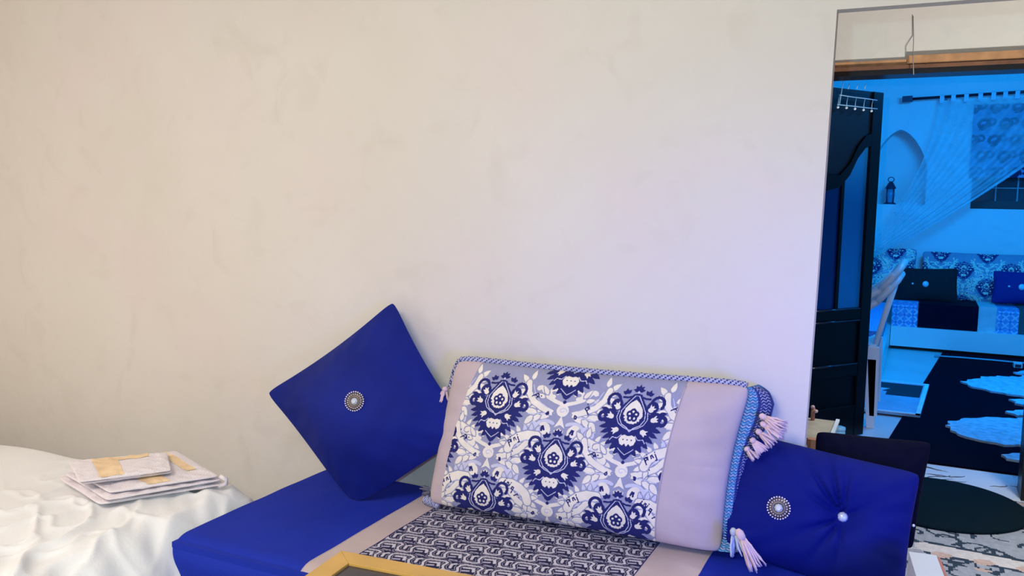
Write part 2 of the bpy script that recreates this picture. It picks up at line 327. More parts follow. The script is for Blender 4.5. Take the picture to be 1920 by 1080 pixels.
# ------------------------------------------------------------------ cushions
class Cushion:
    def __init__(s, BL, BR, TR, TL, T, bow=.05, Tb=None, N=None, pw=.5, seed=0, wr=.006, dents=(), dent_folds=()):
        s.c = [np.array(q, float) for q in (BL, BR, TR, TL)]; s.T = T; s.Tb = T if Tb is None else Tb; s.bow = bow; s.pw = pw; s.seed = seed; s.wr = wr; s.dents = dents; s.folds = dent_folds; s.blunt = 0
        n = np.cross(s.c[1] - s.c[0], s.c[3] - s.c[0]); s.N = n / np.linalg.norm(n)
    def at(s, u, v, side=1, off=0):
        u = np.asarray(u, float); v = np.asarray(v, float)
        a = 2 * u - 1; b = 2 * v - 1; bw = s.bow if hasattr(s.bow, '__len__') else (s.bow,) * 4     # left right bottom top
        a2 = a * (1 - np.where(a < 0, bw[0], bw[1]) * (1 - b * b)); b2 = b * (1 - np.where(b < 0, bw[2], bw[3]) * (1 - a * a))
        rr = 1 - .035 * (a * a * b * b) ** 6 - s.blunt * (((1 - a) / 2) * ((1 - b) / 2)) ** 5; a2 = a2 * rr; b2 = b2 * rr
        U = (a2 + 1) / 2; Vv = (b2 + 1) / 2
        q = (s.c[0] * ((1 - U) * (1 - Vv))[..., None] + s.c[1] * (U * (1 - Vv))[..., None] + s.c[2] * (U * Vv)[..., None] + s.c[3] * ((1 - U) * Vv)[..., None])
        e = np.clip((1 - a * a) * (1 - b * b), 0, 1); h = (s.T if side > 0 else s.Tb) * e ** s.pw
        edge = np.clip(e * 6, 0, 1)
        h = h + edge * s.wr * (snoise(a * 1.0, b * 1.0, .9, s.seed) + .6 * snoise(a, b, 2.0, s.seed + 1))
        # folds running from the corners towards the middle
        rad = np.arctan2(np.abs(b), np.abs(a)); h = h + edge * s.wr * .8 * np.sin(rad * 22 + s.seed) * np.clip(np.hypot(a, b) - .6, 0, 1)
        if side > 0:
            for (du, dv, dep, wid) in s.dents:
                rr_ = np.hypot((u - du) * 1.3, v - dv); h = h - dep * np.exp(-(rr_ / wid) ** 1.4)
                if s.folds:
                    an = np.arctan2(v - dv, (u - du) * 1.3)
                    for (fa, amp, sh, ln) in s.folds: h = h - amp * np.exp(-((np.angle(np.exp(1j * (an - fa)))) / sh) ** 2) * np.exp(-(rr_ / ln) ** 2) * np.clip(rr_ / .06, 0, 1)
        return q + s.N * (side * h + off)[..., None]
    def sheets(s, nu, nv, cosine=True):
        g = lambda n: (1 - np.cos(np.linspace(0, math.pi, n))) / 2 if cosine else np.linspace(0, 1, n)
        U, V = np.meshgrid(g(nu), g(nv), indexing='ij')
        return s.at(U, V, 1), s.at(U, V, -1, -.0005)
    def frame(s, u, v):
        p = s.at(u, v); d = .02; t = s.at(u + d, v) - s.at(u - d, v); w = s.at(u, v + d) - s.at(u, v - d); n = np.cross(t, w); n /= np.linalg.norm(n); return Vector(p), Vector(n), Vector(t).normalized()
def brooch(parent, p, n, r, label='round brooch of pearls and crystals'):
    sil = mat('antique_silver', (120, 108, 100), .35, .1, 60, metal=.35); gem = mat('crystal', (225, 232, 240), .08, .1, 30, metal=.25, spec=.9); pearl = mat('pearl', (236, 222, 226), .25, .04, 60, spec=.7)
    o = lathe('brooch', [(0, -.001), (r * .82, -.001), (r * .84, .002), (r * .6, .004), (r * .56, .007), (r * .4, .007), (r * .38, .004), (0, .004)], p, sil, parent, 36, n); tag(o, label)
    a = Vector((1, 0, 0)); u = n.cross(a).normalized(); v = n.cross(u); bm = bmesh.new()
    for R_, k, s_ in ((r * .92, 26, r * .085), (r * .68, 20, r * .07)):
        for i in range(k):
            an = 2 * math.pi * i / k; c = p + (u * math.cos(an) + v * math.sin(an)) * R_ + n * .004; bmesh.ops.create_icosphere(bm, subdivisions=1, radius=s_, matrix=Matrix.Translation(c))
    bm_obj('bead', bm, pearl, o, smooth=True)['kind'] = 'stuff'
    bm = bmesh.new(); Q = n.to_track_quat('Z', 'Y').to_matrix().to_4x4()
    bmesh.ops.create_cone(bm, cap_ends=True, segments=8, radius1=r * .36, radius2=r * .2, depth=.007, matrix=Matrix.Translation(p + n * .0085) @ Q); bm_obj('crystal', bm, gem, o)
    return o
def tassel(parent, p, d, L, m, seed=0, name='tassel', spread=.35, r=.011, n=16):
    R = random.Random(seed); bm = bmesh.new(); d = Vector(d).normalized(); a = d.cross(Vector((0, 1, .2))).normalized(); b = d.cross(a); p = Vector(p)
    add_tube(bm, [p, p + d * L * .08, p + d * L * .2, p + d * L * .28], [r * .4, r * .9, r * .9, r * .55], 10)
    for k in range(n):
        an = 2 * math.pi * k / n + R.random(); q = R.random() ** .5; s_ = (a * math.cos(an) + b * math.sin(an)) * q
        pts = []
        for t in (0, .25, .5, .75, 1): pts.append(p + d * (L * .25 + L * .75 * t * R.uniform(.85, 1)) + s_ * (r * .6 + spread * L * .5 * t) + Vector((R.uniform(-1, 1), 0, R.uniform(-1, 1))) * .0018)
        add_tube(bm, pts, [.0028, .003, .0034, .003, .0016], 5)
    return bm_obj(name, bm, m, parent, smooth=True)

# ================================================================== SETTING
YW = 2.416; TW = .045                                            # face and thickness of the back wall
JX = -.232                                                      # its edge at the opening
def st(o): o['kind'] = 'structure'; return o
bm = bmesh.new(); add_box(bm, (JX, YW, 1.9), (1.7, YW + TW, 2.8)); add_box(bm, (1.7, YW, -.02), (2.6, YW + TW, 2.8))
ja = [(-4.4, -.02), (JX - .042, -.02), (JX - .022, .74), (JX - .012, 1.2), (JX, 1.9), (JX, 2.8), (-4.4, 2.8)]
jv = [[bm.verts.new((x, y, z)) for x, z in ja] for y in (YW, YW + TW)]
for i in range(7): bm.faces.new((jv[0][i], jv[0][(i + 1) % 7], jv[1][(i + 1) % 7], jv[1][i]))
bm.faces.new(jv[0]); bm.faces.new(jv[1][::-1])
st(bm_obj('wall_back', bm, M_WALL))
st(box('wall_left', (-4.5, -2.2, 0), (-4.4, 2.5, 2.8), M_WALL, bevel=0)); st(box('wall_right', (2.6, -2.2, 0), (2.7, 10, 2.8), M_WALL, bevel=0)); st(box('wall_front', (-4.5, -2.3, 0), (2.7, -2.2, 2.8), M_WALL, bevel=0))
st(box('ceiling', (-4.5, -2.3, 2.8), (2.7, 10.1, 2.9), mat('white_ceiling', (232, 228, 220), .9), bevel=0))
floor_m = mat('pale_floor_tile', (205, 208, 210), .35, .06, 3)
st(box('floor', (-4.5, -2.3, -.1), (2.7, 10.1, 0), floor_m, bevel=0))
# the middle wall with the doorway
DX0, DX1, DY0, DY1, DH = -.64, .505, 4.65, 4.95, 2.03
bm = bmesh.new(); add_box(bm, (-1.7, DY0, 0), (DX0 - .04, DY1, 2.8)); add_box(bm, (DX0 - .04, DY0, 2.1), (DX1 + .04, DY1, 2.8)); add_box(bm, (DX1 + .04, DY0, 0), (2.6, DY1, 2.8))
st(bm_obj('wall_middle', bm, plaster('hall_plaster', (216, 211, 198), (221, 217, 207), (200, 196, 186), .6)))
st(box('wall_hall', (-1.8, YW + TW, 0), (-1.7, 9.9, 2.8), M_FAR, bevel=0))
# far wall with a pointed niche and a window hole
YF = 9.8
def arch(x0, x1, z0, zs, zt, n=10):
    xm = (x0 + x1) / 2; pts = [(x0, z0)]
    for i in range(n + 1):
        t = i / n; pts.append((x0 + (xm - x0) * (t ** 1.7 * .55 + .45 * t), zs + (zt - zs) * (1 - (1 - t) ** 1.5)))
    for i in range(n - 1, -1, -1):
        t = i / n; pts.append((x1 - (x1 - xm) * (t ** 1.7 * .55 + .45 * t), zs + (zt - zs) * (1 - (1 - t) ** 1.5)))
    pts.append((x1, z0)); return pts
NI = arch(-.52, .015, 1.4, 1.78, 2.17); WI = [(.43, 1.37), (.43, 2.35), (1.9, 2.35), (1.9, 1.37)]
bm = bmesh.new(); es = []
for loop in ([(-1.8, 0), (-1.8, 2.8), (2.7, 2.8), (2.7, 0)], NI, WI):
    vs = [bm.verts.new((a, YF, b)) for a, b in loop]; es += [bm.edges.new((vs[i], vs[(i + 1) % len(vs)])) for i in range(len(vs))]
    if loop is not NI and loop is not WI: continue
    dp = .26 if loop is NI else .2; v2 = [bm.verts.new((a, YF + dp, b)) for a, b in loop]
    for i in range(len(vs)): bm.faces.new((vs[i], vs[(i + 1) % len(vs)], v2[(i + 1) % len(vs)], v2[i]))
    if loop is NI: bm.faces.new(v2)
bmesh.ops.triangle_fill(bm, edges=es, use_beauty=True)
st(bm_obj('wall_far', bm, M_FAR))
st(box('wall_outside', (-1.9, YF + .5, 0), (2.8, YF + .6, 2.9), mat('outside_dark_stone', (40, 60, 70), .8, .4, 4), bevel=0))
# window: dark frame, stone-coloured panes behind light glazing bars
wn = empty('window_1', (1.16, YF + .08, 1.37), 'dark window in the far blue wall, glazing bars over teal panes', kind='structure')
fr = mat('dark_window_frame', (18, 30, 40), .5); bar = mat('grey_glazing_bar', (120, 150, 160), .5)
for lo, hi in (((.43, 1.37), (1.9, 1.45)), ((.43, 2.31), (1.9, 2.35)), ((.43, 1.45), (.47, 2.31)), ((1.86, 1.45), (1.9, 2.31))): box('frame_bar', (lo[0], YF + .06, lo[1]), (hi[0], YF + .1, hi[1]), fr, wn, .004)
xs = [.47, .65, .84, 1.03, 1.22, 1.42, 1.64, 1.86]; zs = [1.45, 1.58, 1.72, 1.87, 2.01, 2.16, 2.31]
for k, x in enumerate(xs[1:-1]): box('glazing_bar', (x - .006, YF + .07, 1.45), (x + .006, YF + .092, 2.31), bar, wn, .002)
for z in zs[1:-1]: box('glazing_bar', (.47, YF + .072, z - .005), (1.86, YF + .09, z + .005), bar, wn, .002)
for i in range(len(xs) - 1):
    for j in range(len(zs) - 1):
        box('pane', (xs[i], YF + .078, zs[j]), (xs[i + 1], YF + .084, zs[j + 1]), mat('teal_glass_%d' % ((i * 3 + j * 5) % 3), [(16, 62, 74), (40, 92, 104), (14, 44, 60)][(i * 3 + j * 5) % 3], .15, .3, 9), wn, 0)
# doorway: light wooden beam over a dark frame
wood = mat('light_worn_wood', (190, 140, 96), .6, .25, 14, .1, 80); dark = mat('dark_brown_wood', (20, 15, 16), .35, .3, 9); dkb = mat('black_lacquered_wood', (5, 6, 10), .4, .25, 7, spec=.25)
t1 = empty('trim_1', (0, DY0, DH), 'light worn wooden beam above the doorway', kind='structure')
box('wooden_beam', (DX0 - .1, DY0 - .014, 2.068), (-.11, DY0 + .1, 2.1), wood, t1, .004); box('wooden_beam', (-.11, DY0 - .022, 2.076), (1.0, DY0 + .1, 2.116), wood, t1, .004)
box('lower_batten', (DX0 - .1, DY0 - .03, 2.055), (1.0, DY0 + .06, 2.072), mat('mid_brown_wood', (120, 80, 56), .6, .3, 16), t1, .003)
box('frame_head', (DX0 - .1, DY0 - .02, DH), (1.0, DY0 + .14, 2.056), dark, t1, .003)
box('frame_jamb', (DX1, DY0 - .02, 0), (DX1 + .05, DY0 + .14, DH), dark, t1, .003); box('frame_jamb', (DX0 - .05, DY0 - .02, 0), (DX0, DY0 + .14, DH), dark, t1, .003)
tube('hanging_wire', [P(1712, 30, 1, DY0 - .006), P(1713, 70, 1, DY0 - .01), P(1712, 106, 1, DY0 - .058), P(1713, 140, 1, DY0 - .06)], .0022, mat('grey_wire', (150, 145, 140), .5), t1, 6)
# marble threshold
st(box('trim_2', (DX0, DY0 - .04, 0), (DX1, DY1 + .08, .006), mat('veined_white_marble', (228, 228, 226), .25, .02, 3, rgb2=(222, 224, 226)), bevel=.002))
vm = mat('grey_marble_vein', (72, 84, 96), .4)
bmv = bmesh.new(); R = random.Random(8)
for a in range(15):
    x = R.uniform(-.2, .5) if a > 5 else R.uniform(0, .2); y = R.uniform(4.72, 4.98); an = R.uniform(-.3, .9); pts = []
    for k in range(6): pts.append((x, y, .0062)); x += .028 * math.cos(an); y += .02 * math.sin(an); an += R.uniform(-.7, .7)
    add_tube(bmv, pts, [.0008, .003, .004, .003, .002, .0006], 4)
v = bm_obj('marble_vein', bmv, vm, bpy.data.objects['trim_2']); v['kind'] = 'stuff'

# ------------------------------------------------------------------ open door leaf
H0 = Vector((-.64, 4.97, 0)); FE = Vector((-.262, 5.5, 0)); U = (FE - H0).normalized(); WL = (FE - H0).length; NL = Vector((U.y, -U.x, 0))
DF = lambda a, d, b: H0 + U * a + NL * d + Vector((0, 0, b))
def lu(px, py):                                                  # leaf coordinate of a pixel
    q = PL(px, py, H0, NL) - H0; return q.dot(U), q.z
door = empty('door_1', H0, 'black wooden door leaf standing open, arched glazing of two blue panes', kind='structure')
DFR = DF
def leafbox(name, a0, a1, b0, b1, d0, d1, m, bev=.004): return prism(name, [(a0, b0), (a1, b0), (a1, b1), (a0, b1)], d0, d1, m, door, DFR, bev)
ZT = 2.045
leafbox('stile', WL - .085, WL, .01, ZT, -.02, .022, dkb); leafbox('stile', 0, .1, .01, ZT, -.02, .022, dkb)
leafbox('rail', .1, WL - .085, .01, .2, -.02, .02, dkb); leafbox('rail', .1, WL - .085, .72, .79, -.02, .02, dkb); leafbox('rail', .1, WL - .085, .38, .46, -.02, .02, dkb)
leafbox('lower_panel', .1, WL - .085, .46, .72, -.008, .008, dkb, .002); leafbox('lower_panel', .1, WL - .085, .2, .38, -.008, .008, dkb, .002)
mld = mat('glossy_black_moulding', (30, 42, 60), .12, .1, 5)
for b in (.455, .715, .785): tube('moulding', [DF(.12, .026, b), DF(WL - .1, .026, b)], .006, mld, door, 8)
mun = .36
leafbox('muntin', mun - .012, mun + .016, .79, 1.56, -.015, .015, dkb)
top_curve = [(.1, 1.47), (.22, 1.47), (.32, 1.49), (.40, 1.56), (.46, 1.66), (.52, 1.72), (WL - .085, 1.735)]
prism('arched_rail', top_curve + [(a, b + (.09 if a < .3 else .07)) for a, b in top_curve[::-1]], -.02, .024, dkb, door, DFR)
prism('upper_panel', [(a, b + .07) for a, b in top_curve] + [(WL - .085, ZT), (.1, ZT)], -.01, .01, mat('teal_black_panel', (12, 22, 34), .45, .2, 5, spec=.3), door, DFR)
gl1 = mat('deep_blue_glass', (8, 40, 110), .25, .1, 2); gl2 = mat('teal_blue_glass', (20, 120, 185), .35, .1, 2)
tag(prism('pane', [(.1, .79), (mun - .012, .79), (mun - .012, 1.53), (.3, 1.48), (.1, 1.47)], -.004, .004, gl1, door, DFR), 'deep blue glass pane')
tag(prism('pane', [(mun + .016, .79), (WL - .085, .79), (WL - .085, 1.735), (.52, 1.72), (.46, 1.66), (.40, 1.56), (mun + .016, 1.53)], -.004, .004, gl2, door, DFR), 'lighter teal glass pane')
# string of beads across the top of the leaf
NB = NL * .045
def lp(px, py): return PL(px, py, H0 + NB, NL)
bs = empty('bead_string', lp(1600, 190), 'string grid of small white beads hanging across the top of the black door', 'bead string')
st_m = mat('pale_string', (150, 200, 225), .5)
tube('string', [lp(1574, 178), lp(1600, 182), lp(1625, 185), lp(1645, 188)], .003, st_m, bs, 6); tube('string', [lp(1570, 196), lp(1600, 199), lp(1625, 202), lp(1645, 204)], .003, st_m, bs, 6); tube('string', [lp(1582, 150), lp(1579, 165), lp(1574, 196)], .0025, st_m, bs, 6)
for k, (x, y) in enumerate(((1571, 201), (1587, 202), (1603, 204), (1619, 206), (1634, 208))):
    tube('string', [lp(x + 3, y - 21), lp(x + 1, y - 12), lp(x, y)], .002, st_m, bs, 6)
    lathe('bead', [(0, -.008), (.006, -.005), (.008, 0), (.006, .005), (0, .008)], lp(x, y), mat('white_bead', (235, 240, 245), .2), bs, 12)
for x in (1591, 1607, 1622): tube('string', [lp(x - 1, 167), lp(x + 2, 157)], .0028, st_m, bs, 6)

# ================================================================== FAR ROOM
leath = mat('white_leatherette', (222, 226, 226), .32, .03, 3); blk = mat('black_plinth', (6, 7, 12), .5)
fs = empty('far_corner_sofa', (.4, 9.1, 0), 'long low banquette with white leatherette base along the far blue walls', 'sofa')
def roll(name, pts, r, parent, m):
    return tube(name, pts, r, m, parent, 20)
def rbox(name, lo, hi, m, parent, r, seg=4): return box(name, lo, hi, m, parent, r, seg=seg)
rbox('base_front', (-.21, 9.0, .035), (2.5, 9.3, .225), leath, fs, .085, 7); rbox('base_side', (-.5, 6.9, .035), (-.215, 9.3, .225), leath, fs, .085, 7)
box('plinth', (-.2, 9.1, 0), (2.5, 9.3, .03), blk, fs, .004); box('plinth', (-.45, 6.95, 0), (-.27, 9.3, .03), blk, fs, .004)
geo_m = mat('blue_lattice_cloth', (120, 150, 205), .8, .3, 60)
def far_cells(C, w):
    for i in range(12):
        for j in range(12):
            x, y = i * w, j * w; C.stroke([(x, y), (x + w, y + w)], w * .16, CR); C.stroke([(x, y + w), (x + w, y)], w * .16, CR); C.poly(ell(x + w / 2, y + w / 2, w * .16, w * .16), PA)
XS = [(-.21, .02, 'g'), (.02, .53, 'n'), (.53, .68, 'w'), (.68, .86, 'g'), (.86, 1.4, 'd'), (1.4, 2.5, 'g')]
for a, b, k in XS:
    if k == 'g':
        Cg = Canvas(b - a, .34, .006); far_cells(Cg, .075 if b - a < .5 else .15)
        n, m_ = Cg.a.shape; uu = np.linspace(a, b, n + 1); t = np.linspace(0, 1, m_ + 1)
        zz = np.where(t < .6, .225 + t / .6 * .2, .425 + .03 * np.sin((t - .6) / .4 * math.pi / 2)); yy = np.where(t < .6, 9.05, 9.05 + (t - .6) / .4 * .12)
        A = np.stack([np.repeat(uu[:, None], m_ + 1, 1), np.repeat(yy[None], n + 1, 0), np.repeat(zz[None], n + 1, 0)], -1)
        grid_mesh('seat_panel', A, [geo_m, geo_m, mat('pale_blue_braid', (190, 205, 225), .8), mat('mid_blue_thread', (90, 120, 190), .8)], Cg.a, fs)
        rbox('seat_cushion', (a, 9.06, .225), (b, 9.75, .45), geo_m, fs, .02)
    else:
        rbox('seat_cushion' if k != 'n' else 'seat_throw', (a, 9.04 if k == 'n' else 9.06, .21 if k == 'n' else .225), (b, 9.75, .46), {'n': NAVY(), 'w': mat('pale_taupe_velvet', (205, 200, 205), .8), 'd': mat('grey_green_cloth', (62, 78, 84), .85)}[k], fs, .03)
rbox('seat_cushion', (-1.0, 6.9, .225), (-.25, 9.0, .45), geo_m, fs, .03)
def small_damask(name, x0, x1, y, z0, z1, T, parent=None, ox=.1, lean=.1, left=False):
    if left: BL, BR, TR, TL = (x0[0], x0[1], z0), (x1[0], x1[1], z0), (x1[0] - lean, x1[1], z1), (x0[0] - lean, x0[1], z1)
    else: BL, BR, TR, TL = (x0, y, z0), (x1, y, z0), (x1, y + lean, z1), (x0, y + lean, z1)
    Q = Cushion(BL, BR, TR, TL, T, bow=.03, Tb=.01, pw=.4, seed=3, wr=.004)
    w = (Vector(BR) - Vector(BL)).length; C = Canvas(w, z1 - z0, .0065); damask(C, ox, .3, .42, .34, .095, True, 4)
    n, m_ = C.a.shape; Ug, Vg = np.meshgrid(np.linspace(0, 1, n + 1), np.linspace(0, 1, m_ + 1), indexing='ij')
    return grid_mesh(name, Q.at(Ug, Vg), [LAV, PNAVY, CREAM, PALE], C.a, parent, extra=Q.at(Ug, Vg, -1, -.001))
tag(small_damask('back_cushion', .02, 1.1, 9.6, .44, .93, .09, ox=.38), 'wide damask back cushion standing behind the black pillow', 'cushion', 'damask back cushions in the blue room')
tag(small_damask('back_cushion', 1.12, 2.2, 9.6, .44, .93, .09, ox=.3), 'damask back cushion further right behind the navy pillow', 'cushion', 'damask back cushions in the blue room')
tag(small_damask('back_cushion', -1.05, -.02, 9.62, .44, .95, .08, ox=.62), 'damask back cushion in the sofa corner under the tied curtain', 'cushion', 'damask back cushions in the blue room')
def far_pillow(px, label, dk):
    (x0, y0), (x1, y1), (x2, y2), (x3, y3) = px; Yp = 9.42
    BL, BR, TR, TL = [P(x, y, 1, Yp + dy) for (x, y), dy in zip(px, (-.08, -.08, .0, .0))]
    Q = Cushion(BL, BR, TR, TL, .07, bow=.05, Tb=.04, seed=5, wr=.003, dents=((.5, .5, .02, .1),)); a, b = Q.sheets(28, 20)
    o = grid_mesh('throw_pillow', a, [dk], None, None, extra=b); tag(o, label, 'pillow', 'small dark pillows on the far sofa')
    p, n, _ = Q.frame(.48, .5); g = lathe('button', [(.032, 0), (.03, .01), (.015, .016), (0, .018)], p, mat('pale_crystal', (190, 220, 230), .2, spec=.9), o, 14, n)
    p, n, _ = Q.frame(.26, .5); lathe('stud', [(.01, 0), (.009, .006), (0, .008)], p, mat('pale_crystal', (190, 220, 230)), o, 10, n)
far_pillow([(1674, 563), (1797, 570), (1797, 503), (1686, 502)], 'near-black pillow with a round pale button on the far sofa', mat('black_plum_velvet', (26, 10, 20), .85, .1, 5))
far_pillow([(1857, 568), (1975, 575), (1978, 512), (1862, 507)], 'navy pillow cut by the picture edge on the far sofa', mat('deep_navy_velvet', (16, 20, 110), .8, .1, 5))
# niche lantern
ln = P(1668, 384, 1, YF + .1)
lt = empty('lantern', ln, 'small dark metal lantern standing in the pointed wall niche', 'lantern'); dm = mat('dark_metal', (30, 60, 90), .4, metal=.5)
lathe('base', [(0, 0), (.06, 0), (.06, .015), (.045, .025), (0, .025)], ln, dm, lt, 8); lathe('glass', [(.035, .025), (.045, .1), (.04, .17), (0, .17)], ln, mat('smoky_glass', (90, 140, 170), .15), lt, 8)
lathe('roof', [(.055, .17), (.05, .185), (.025, .23), (.01, .245), (0, .245)], ln, dm, lt, 8)
for k in range(4):
    a = math.pi / 4 + k * math.pi / 2; q = ln + Vector((math.cos(a) * .045, math.sin(a) * .045, .02)); tube('post', [q, q + Vector((0, 0, .155))], .006, dm, lt, 6)
tube('ring', [ln + Vector((.03 * math.cos(t), 0, .265 + .025 * math.sin(t))) for t in [i * .63 for i in range(11)]], .005, dm, lt, 6)
# curtain rod and sheer curtain
ra, rb = P(1702, 186, 1, YF - .09), P(1935, 171, 1, YF - .09); rdv = (rb - ra).normalized(); rb = ra + rdv * 2.3
rod = empty('curtain_rod', ra, 'dark curtain rod with a square finial above the blue window', 'curtain rod'); rm = mat('dark_bronze', (24, 44, 62), .35, metal=.6)
tube('rod', [ra, rb], .014, rm, rod, 12); rq = rdv.to_track_quat('X', 'Z').to_matrix().to_4x4(); box('finial', (-.05, -.03, -.03), (.045, .03, .03), rm, rod, .008, M=Matrix.Translation(ra) @ rq)
for s_ in (.35, 1.6): box('bracket', (s_ - .012, 0, -.012), (s_ + .012, .09, .012), rm, rod, .002, M=Matrix.Translation(ra) @ Matrix.Translation((0, 0, 0)))
sheer = bpy.data.materials.new('sheer_organza'); sheer.use_nodes = True; nt = sheer.node_tree; b = nt.nodes['Principled BSDF']
b.inputs['Base Color'].default_value = srgb(215, 230, 240); b.inputs['Roughness'].default_value = .6
tx = nt.nodes.new('ShaderNodeTexNoise'); tx.inputs['Scale'].default_value = 4; tx.inputs['Detail'].default_value = 5; tcc = nt.nodes.new('ShaderNodeTexCoord'); nt.links.new(tcc.outputs['Object'], tx.inputs['Vector'])
mr = nt.nodes.new('ShaderNodeMapRange'); mr.inputs[1].default_value = .35; mr.inputs[2].default_value = .65; mr.inputs[3].default_value = .24; mr.inputs[4].default_value = .5; nt.links.new(tx.outputs['Fac'], mr.inputs[0]); nt.links.new(mr.outputs[0], b.inputs['Alpha'])
ct = empty('sheer_curtain', ra, 'white sheer tab-top curtain swept down to the left of the window', 'curtain')
Tt = P(1636, 458, 1, 9.55); TOP = 1.55
def sheer_pt(s_, t):
    R0 = ra + rdv * (.28 + s_ * TOP) + Vector((0, 0, -.045))
    E = Tt + Vector((-.02 + .04 * s_, -.04 * s_, .0 - .13 * s_))
    # free edge hangs as a catenary, the inner edge falls steeply first
    K = R0.lerp(E, .5) + Vector(((.17 - .1 * s_) * 1.0, 0, -.02 - .3 * s_ * (1 - s_) - .12 * s_))
    if s_ < .5: K += Vector((.1 * (1 - 2 * s_), 0, .12 * (1 - 2 * s_)))
    q = R0 * (1 - t) ** 2 + K * 2 * t * (1 - t) + E * t * t
    q.y += .025 * math.sin(s_ * 46 + 2 * t) * (1 - .55 * t) - .08 * math.sin(math.pi * t) ; return q
ns, nt_ = 150, 50; A = np.array([[sheer_pt(i / ns, j / nt_) for j in range(nt_ + 1)] for i in range(ns + 1)]); grid_mesh('cloth', A, [sheer], None, ct)
hm = mat('sheer_hem', (225, 238, 246), .7, .1, 20); A = np.array([[sheer_pt(1 - .055 * i / 4, j / 60) + Vector((0, -.006, 0)) for j in range(61)] for i in range(5)]); grid_mesh('hem', A, [sheer], None, ct)
for k in range(14):
    c = ra + rdv * (.28 + TOP * (k + .3) / 14 + .01 * math.sin(k * 5)); w_ = .02
    bm = bmesh.new()
    for i in range(9):
        an = math.pi * (i / 8) ; pass
    pr = [(math.cos(a_) * .02, math.sin(a_) * .02) for a_ in [math.radians(-60 + 300 * i / 10) for i in range(11)]]
    loop = [(y_, z_) for y_, z_ in ([(-.004, -.06)] + [(-.019, -.01), (-.018, .01), (-.008, .02), (.008, .02), (.018, .01), (.019, -.01)] + [(.004, -.06)])]
    vs = [[bm.verts.new(c + rdv * dx + Vector((0, y_, z_))) for y_, z_ in loop] for dx in (-w_, w_)]
    for i in range(len(loop) - 1): bm.faces.new((vs[0][i], vs[0][i + 1], vs[1][i + 1], vs[1][i]))
    bm_obj('tab', bm, mat('tab_cloth', (200, 222, 235), .7), ct, smooth=True)
# lace panel hanging before the window
lace = empty('lace_panel', P(1880, 205, 1, YF - .02), 'dark scrollwork lace hung over the upper window', 'curtain')
lm = mat('dark_lace', (120, 150, 190), .7, .3, 12); lm2 = mat('light_lace_thread', (14, 34, 90), .7)
Cl = Canvas(1.3, .72, .006)
for i in range(8):
    for j in range(5):
        x, y = i * .19 + .09 * (j % 2), j * .16 + .04; Cl.stroke(arc(x, y, .062, 0, 300, 14, .02), .03, 1); Cl.stroke(arc(x + .08, y + .02, .045, 180, -60, 10, .02), .024, 1); Cl.poly(leaf(x - .03, y - .05, .12, .03, .6), 1)
n, m_ = Cl.a.shape; Ug, Vg = np.meshgrid(np.linspace(0, 1, n + 1), np.linspace(0, 1, m_ + 1), indexing='ij')
A = np.stack([.4 + Ug * 1.3, YF - .03 + .012 * np.sin(Ug * 60), 1.68 + Vg * .72 + 0 * Ug], -1)
grid_mesh('lace', A, [lm, lm2], Cl.a, lace, extra=A + np.array([0, .004, 0]))
# plastic chairs
pl = mat('white_plastic', (226, 230, 232), .3, .02, 3)
def chair(dx, dz, label):
    ox, oy = -.18 + dx, 5.95
    c = empty('plastic_armchair', (ox, oy, dz), label, 'chair', 'stacked white plastic armchairs')
    F = lambda x, y, z: Vector((ox + x, oy + y, dz + z))
    bmx = bmesh.new(); add_box(bmx, F(-.52, -.2, .42), F(-.06, .2, .44)); bm_obj('seat', bmx, pl, c, bevel=.008)
    for sy in (-1, 1):
        y = .23 * sy
        for x0, x1 in ((-.03, -.06), (-.56, -.52)):
            t = .03; pts = [(x0 - t, 0), (x0 + t * .6, 0), (x1 + t * 1.3, .44), (x1 - t * 1.2, .44)]
            prism('leg', pts, y - .02 * sy, y + .018 * sy, pl, c, lambda a, d, b_: F(a, d, b_), .004)
        arm = [(-.56, .42), (-.55, .62), (-.45, .67), (-.3, .68), (-.15, .72), (-.04, .80), (.03, .90)]
        bmx = bmesh.new(); add_tube(bmx, [F(a, y, b_) for a, b_ in arm], [.02, .022, .026, .028, .028, .024, .018], 10); bm_obj('arm', bmx, pl, c, smooth=True)
    # back shell: a curved slatted panel with a rounded top rail
    for k in range(5):
        y = -.17 + .085 * k; tube('back_slat', [F(-.05, y, .44), F(-.005, y, .65), F(.05, y, .88)], [.017, .015, .017], pl, c, 8)
    tube('top_rail', [F(-.04, -.24, .80), F(.02, -.235, .87), F(.065, -.18, .93), F(.08, -.08, .955), F(.085, 0, .96), F(.08, .08, .955), F(.065, .18, .93), F(.02, .235, .87), F(-.04, .24, .80)], .022, pl, c, 10)
    bmx = bmesh.new(); add_box(bmx, F(-.08, -.235, .36), F(-.04, .235, .45)); bm_obj('apron', bmx, pl, c, bevel=.006)
chair(0, 0, 'lower of two stacked white plastic armchairs behind the open door')
chair(.012, .075, 'upper of two stacked white plastic armchairs behind the open door')
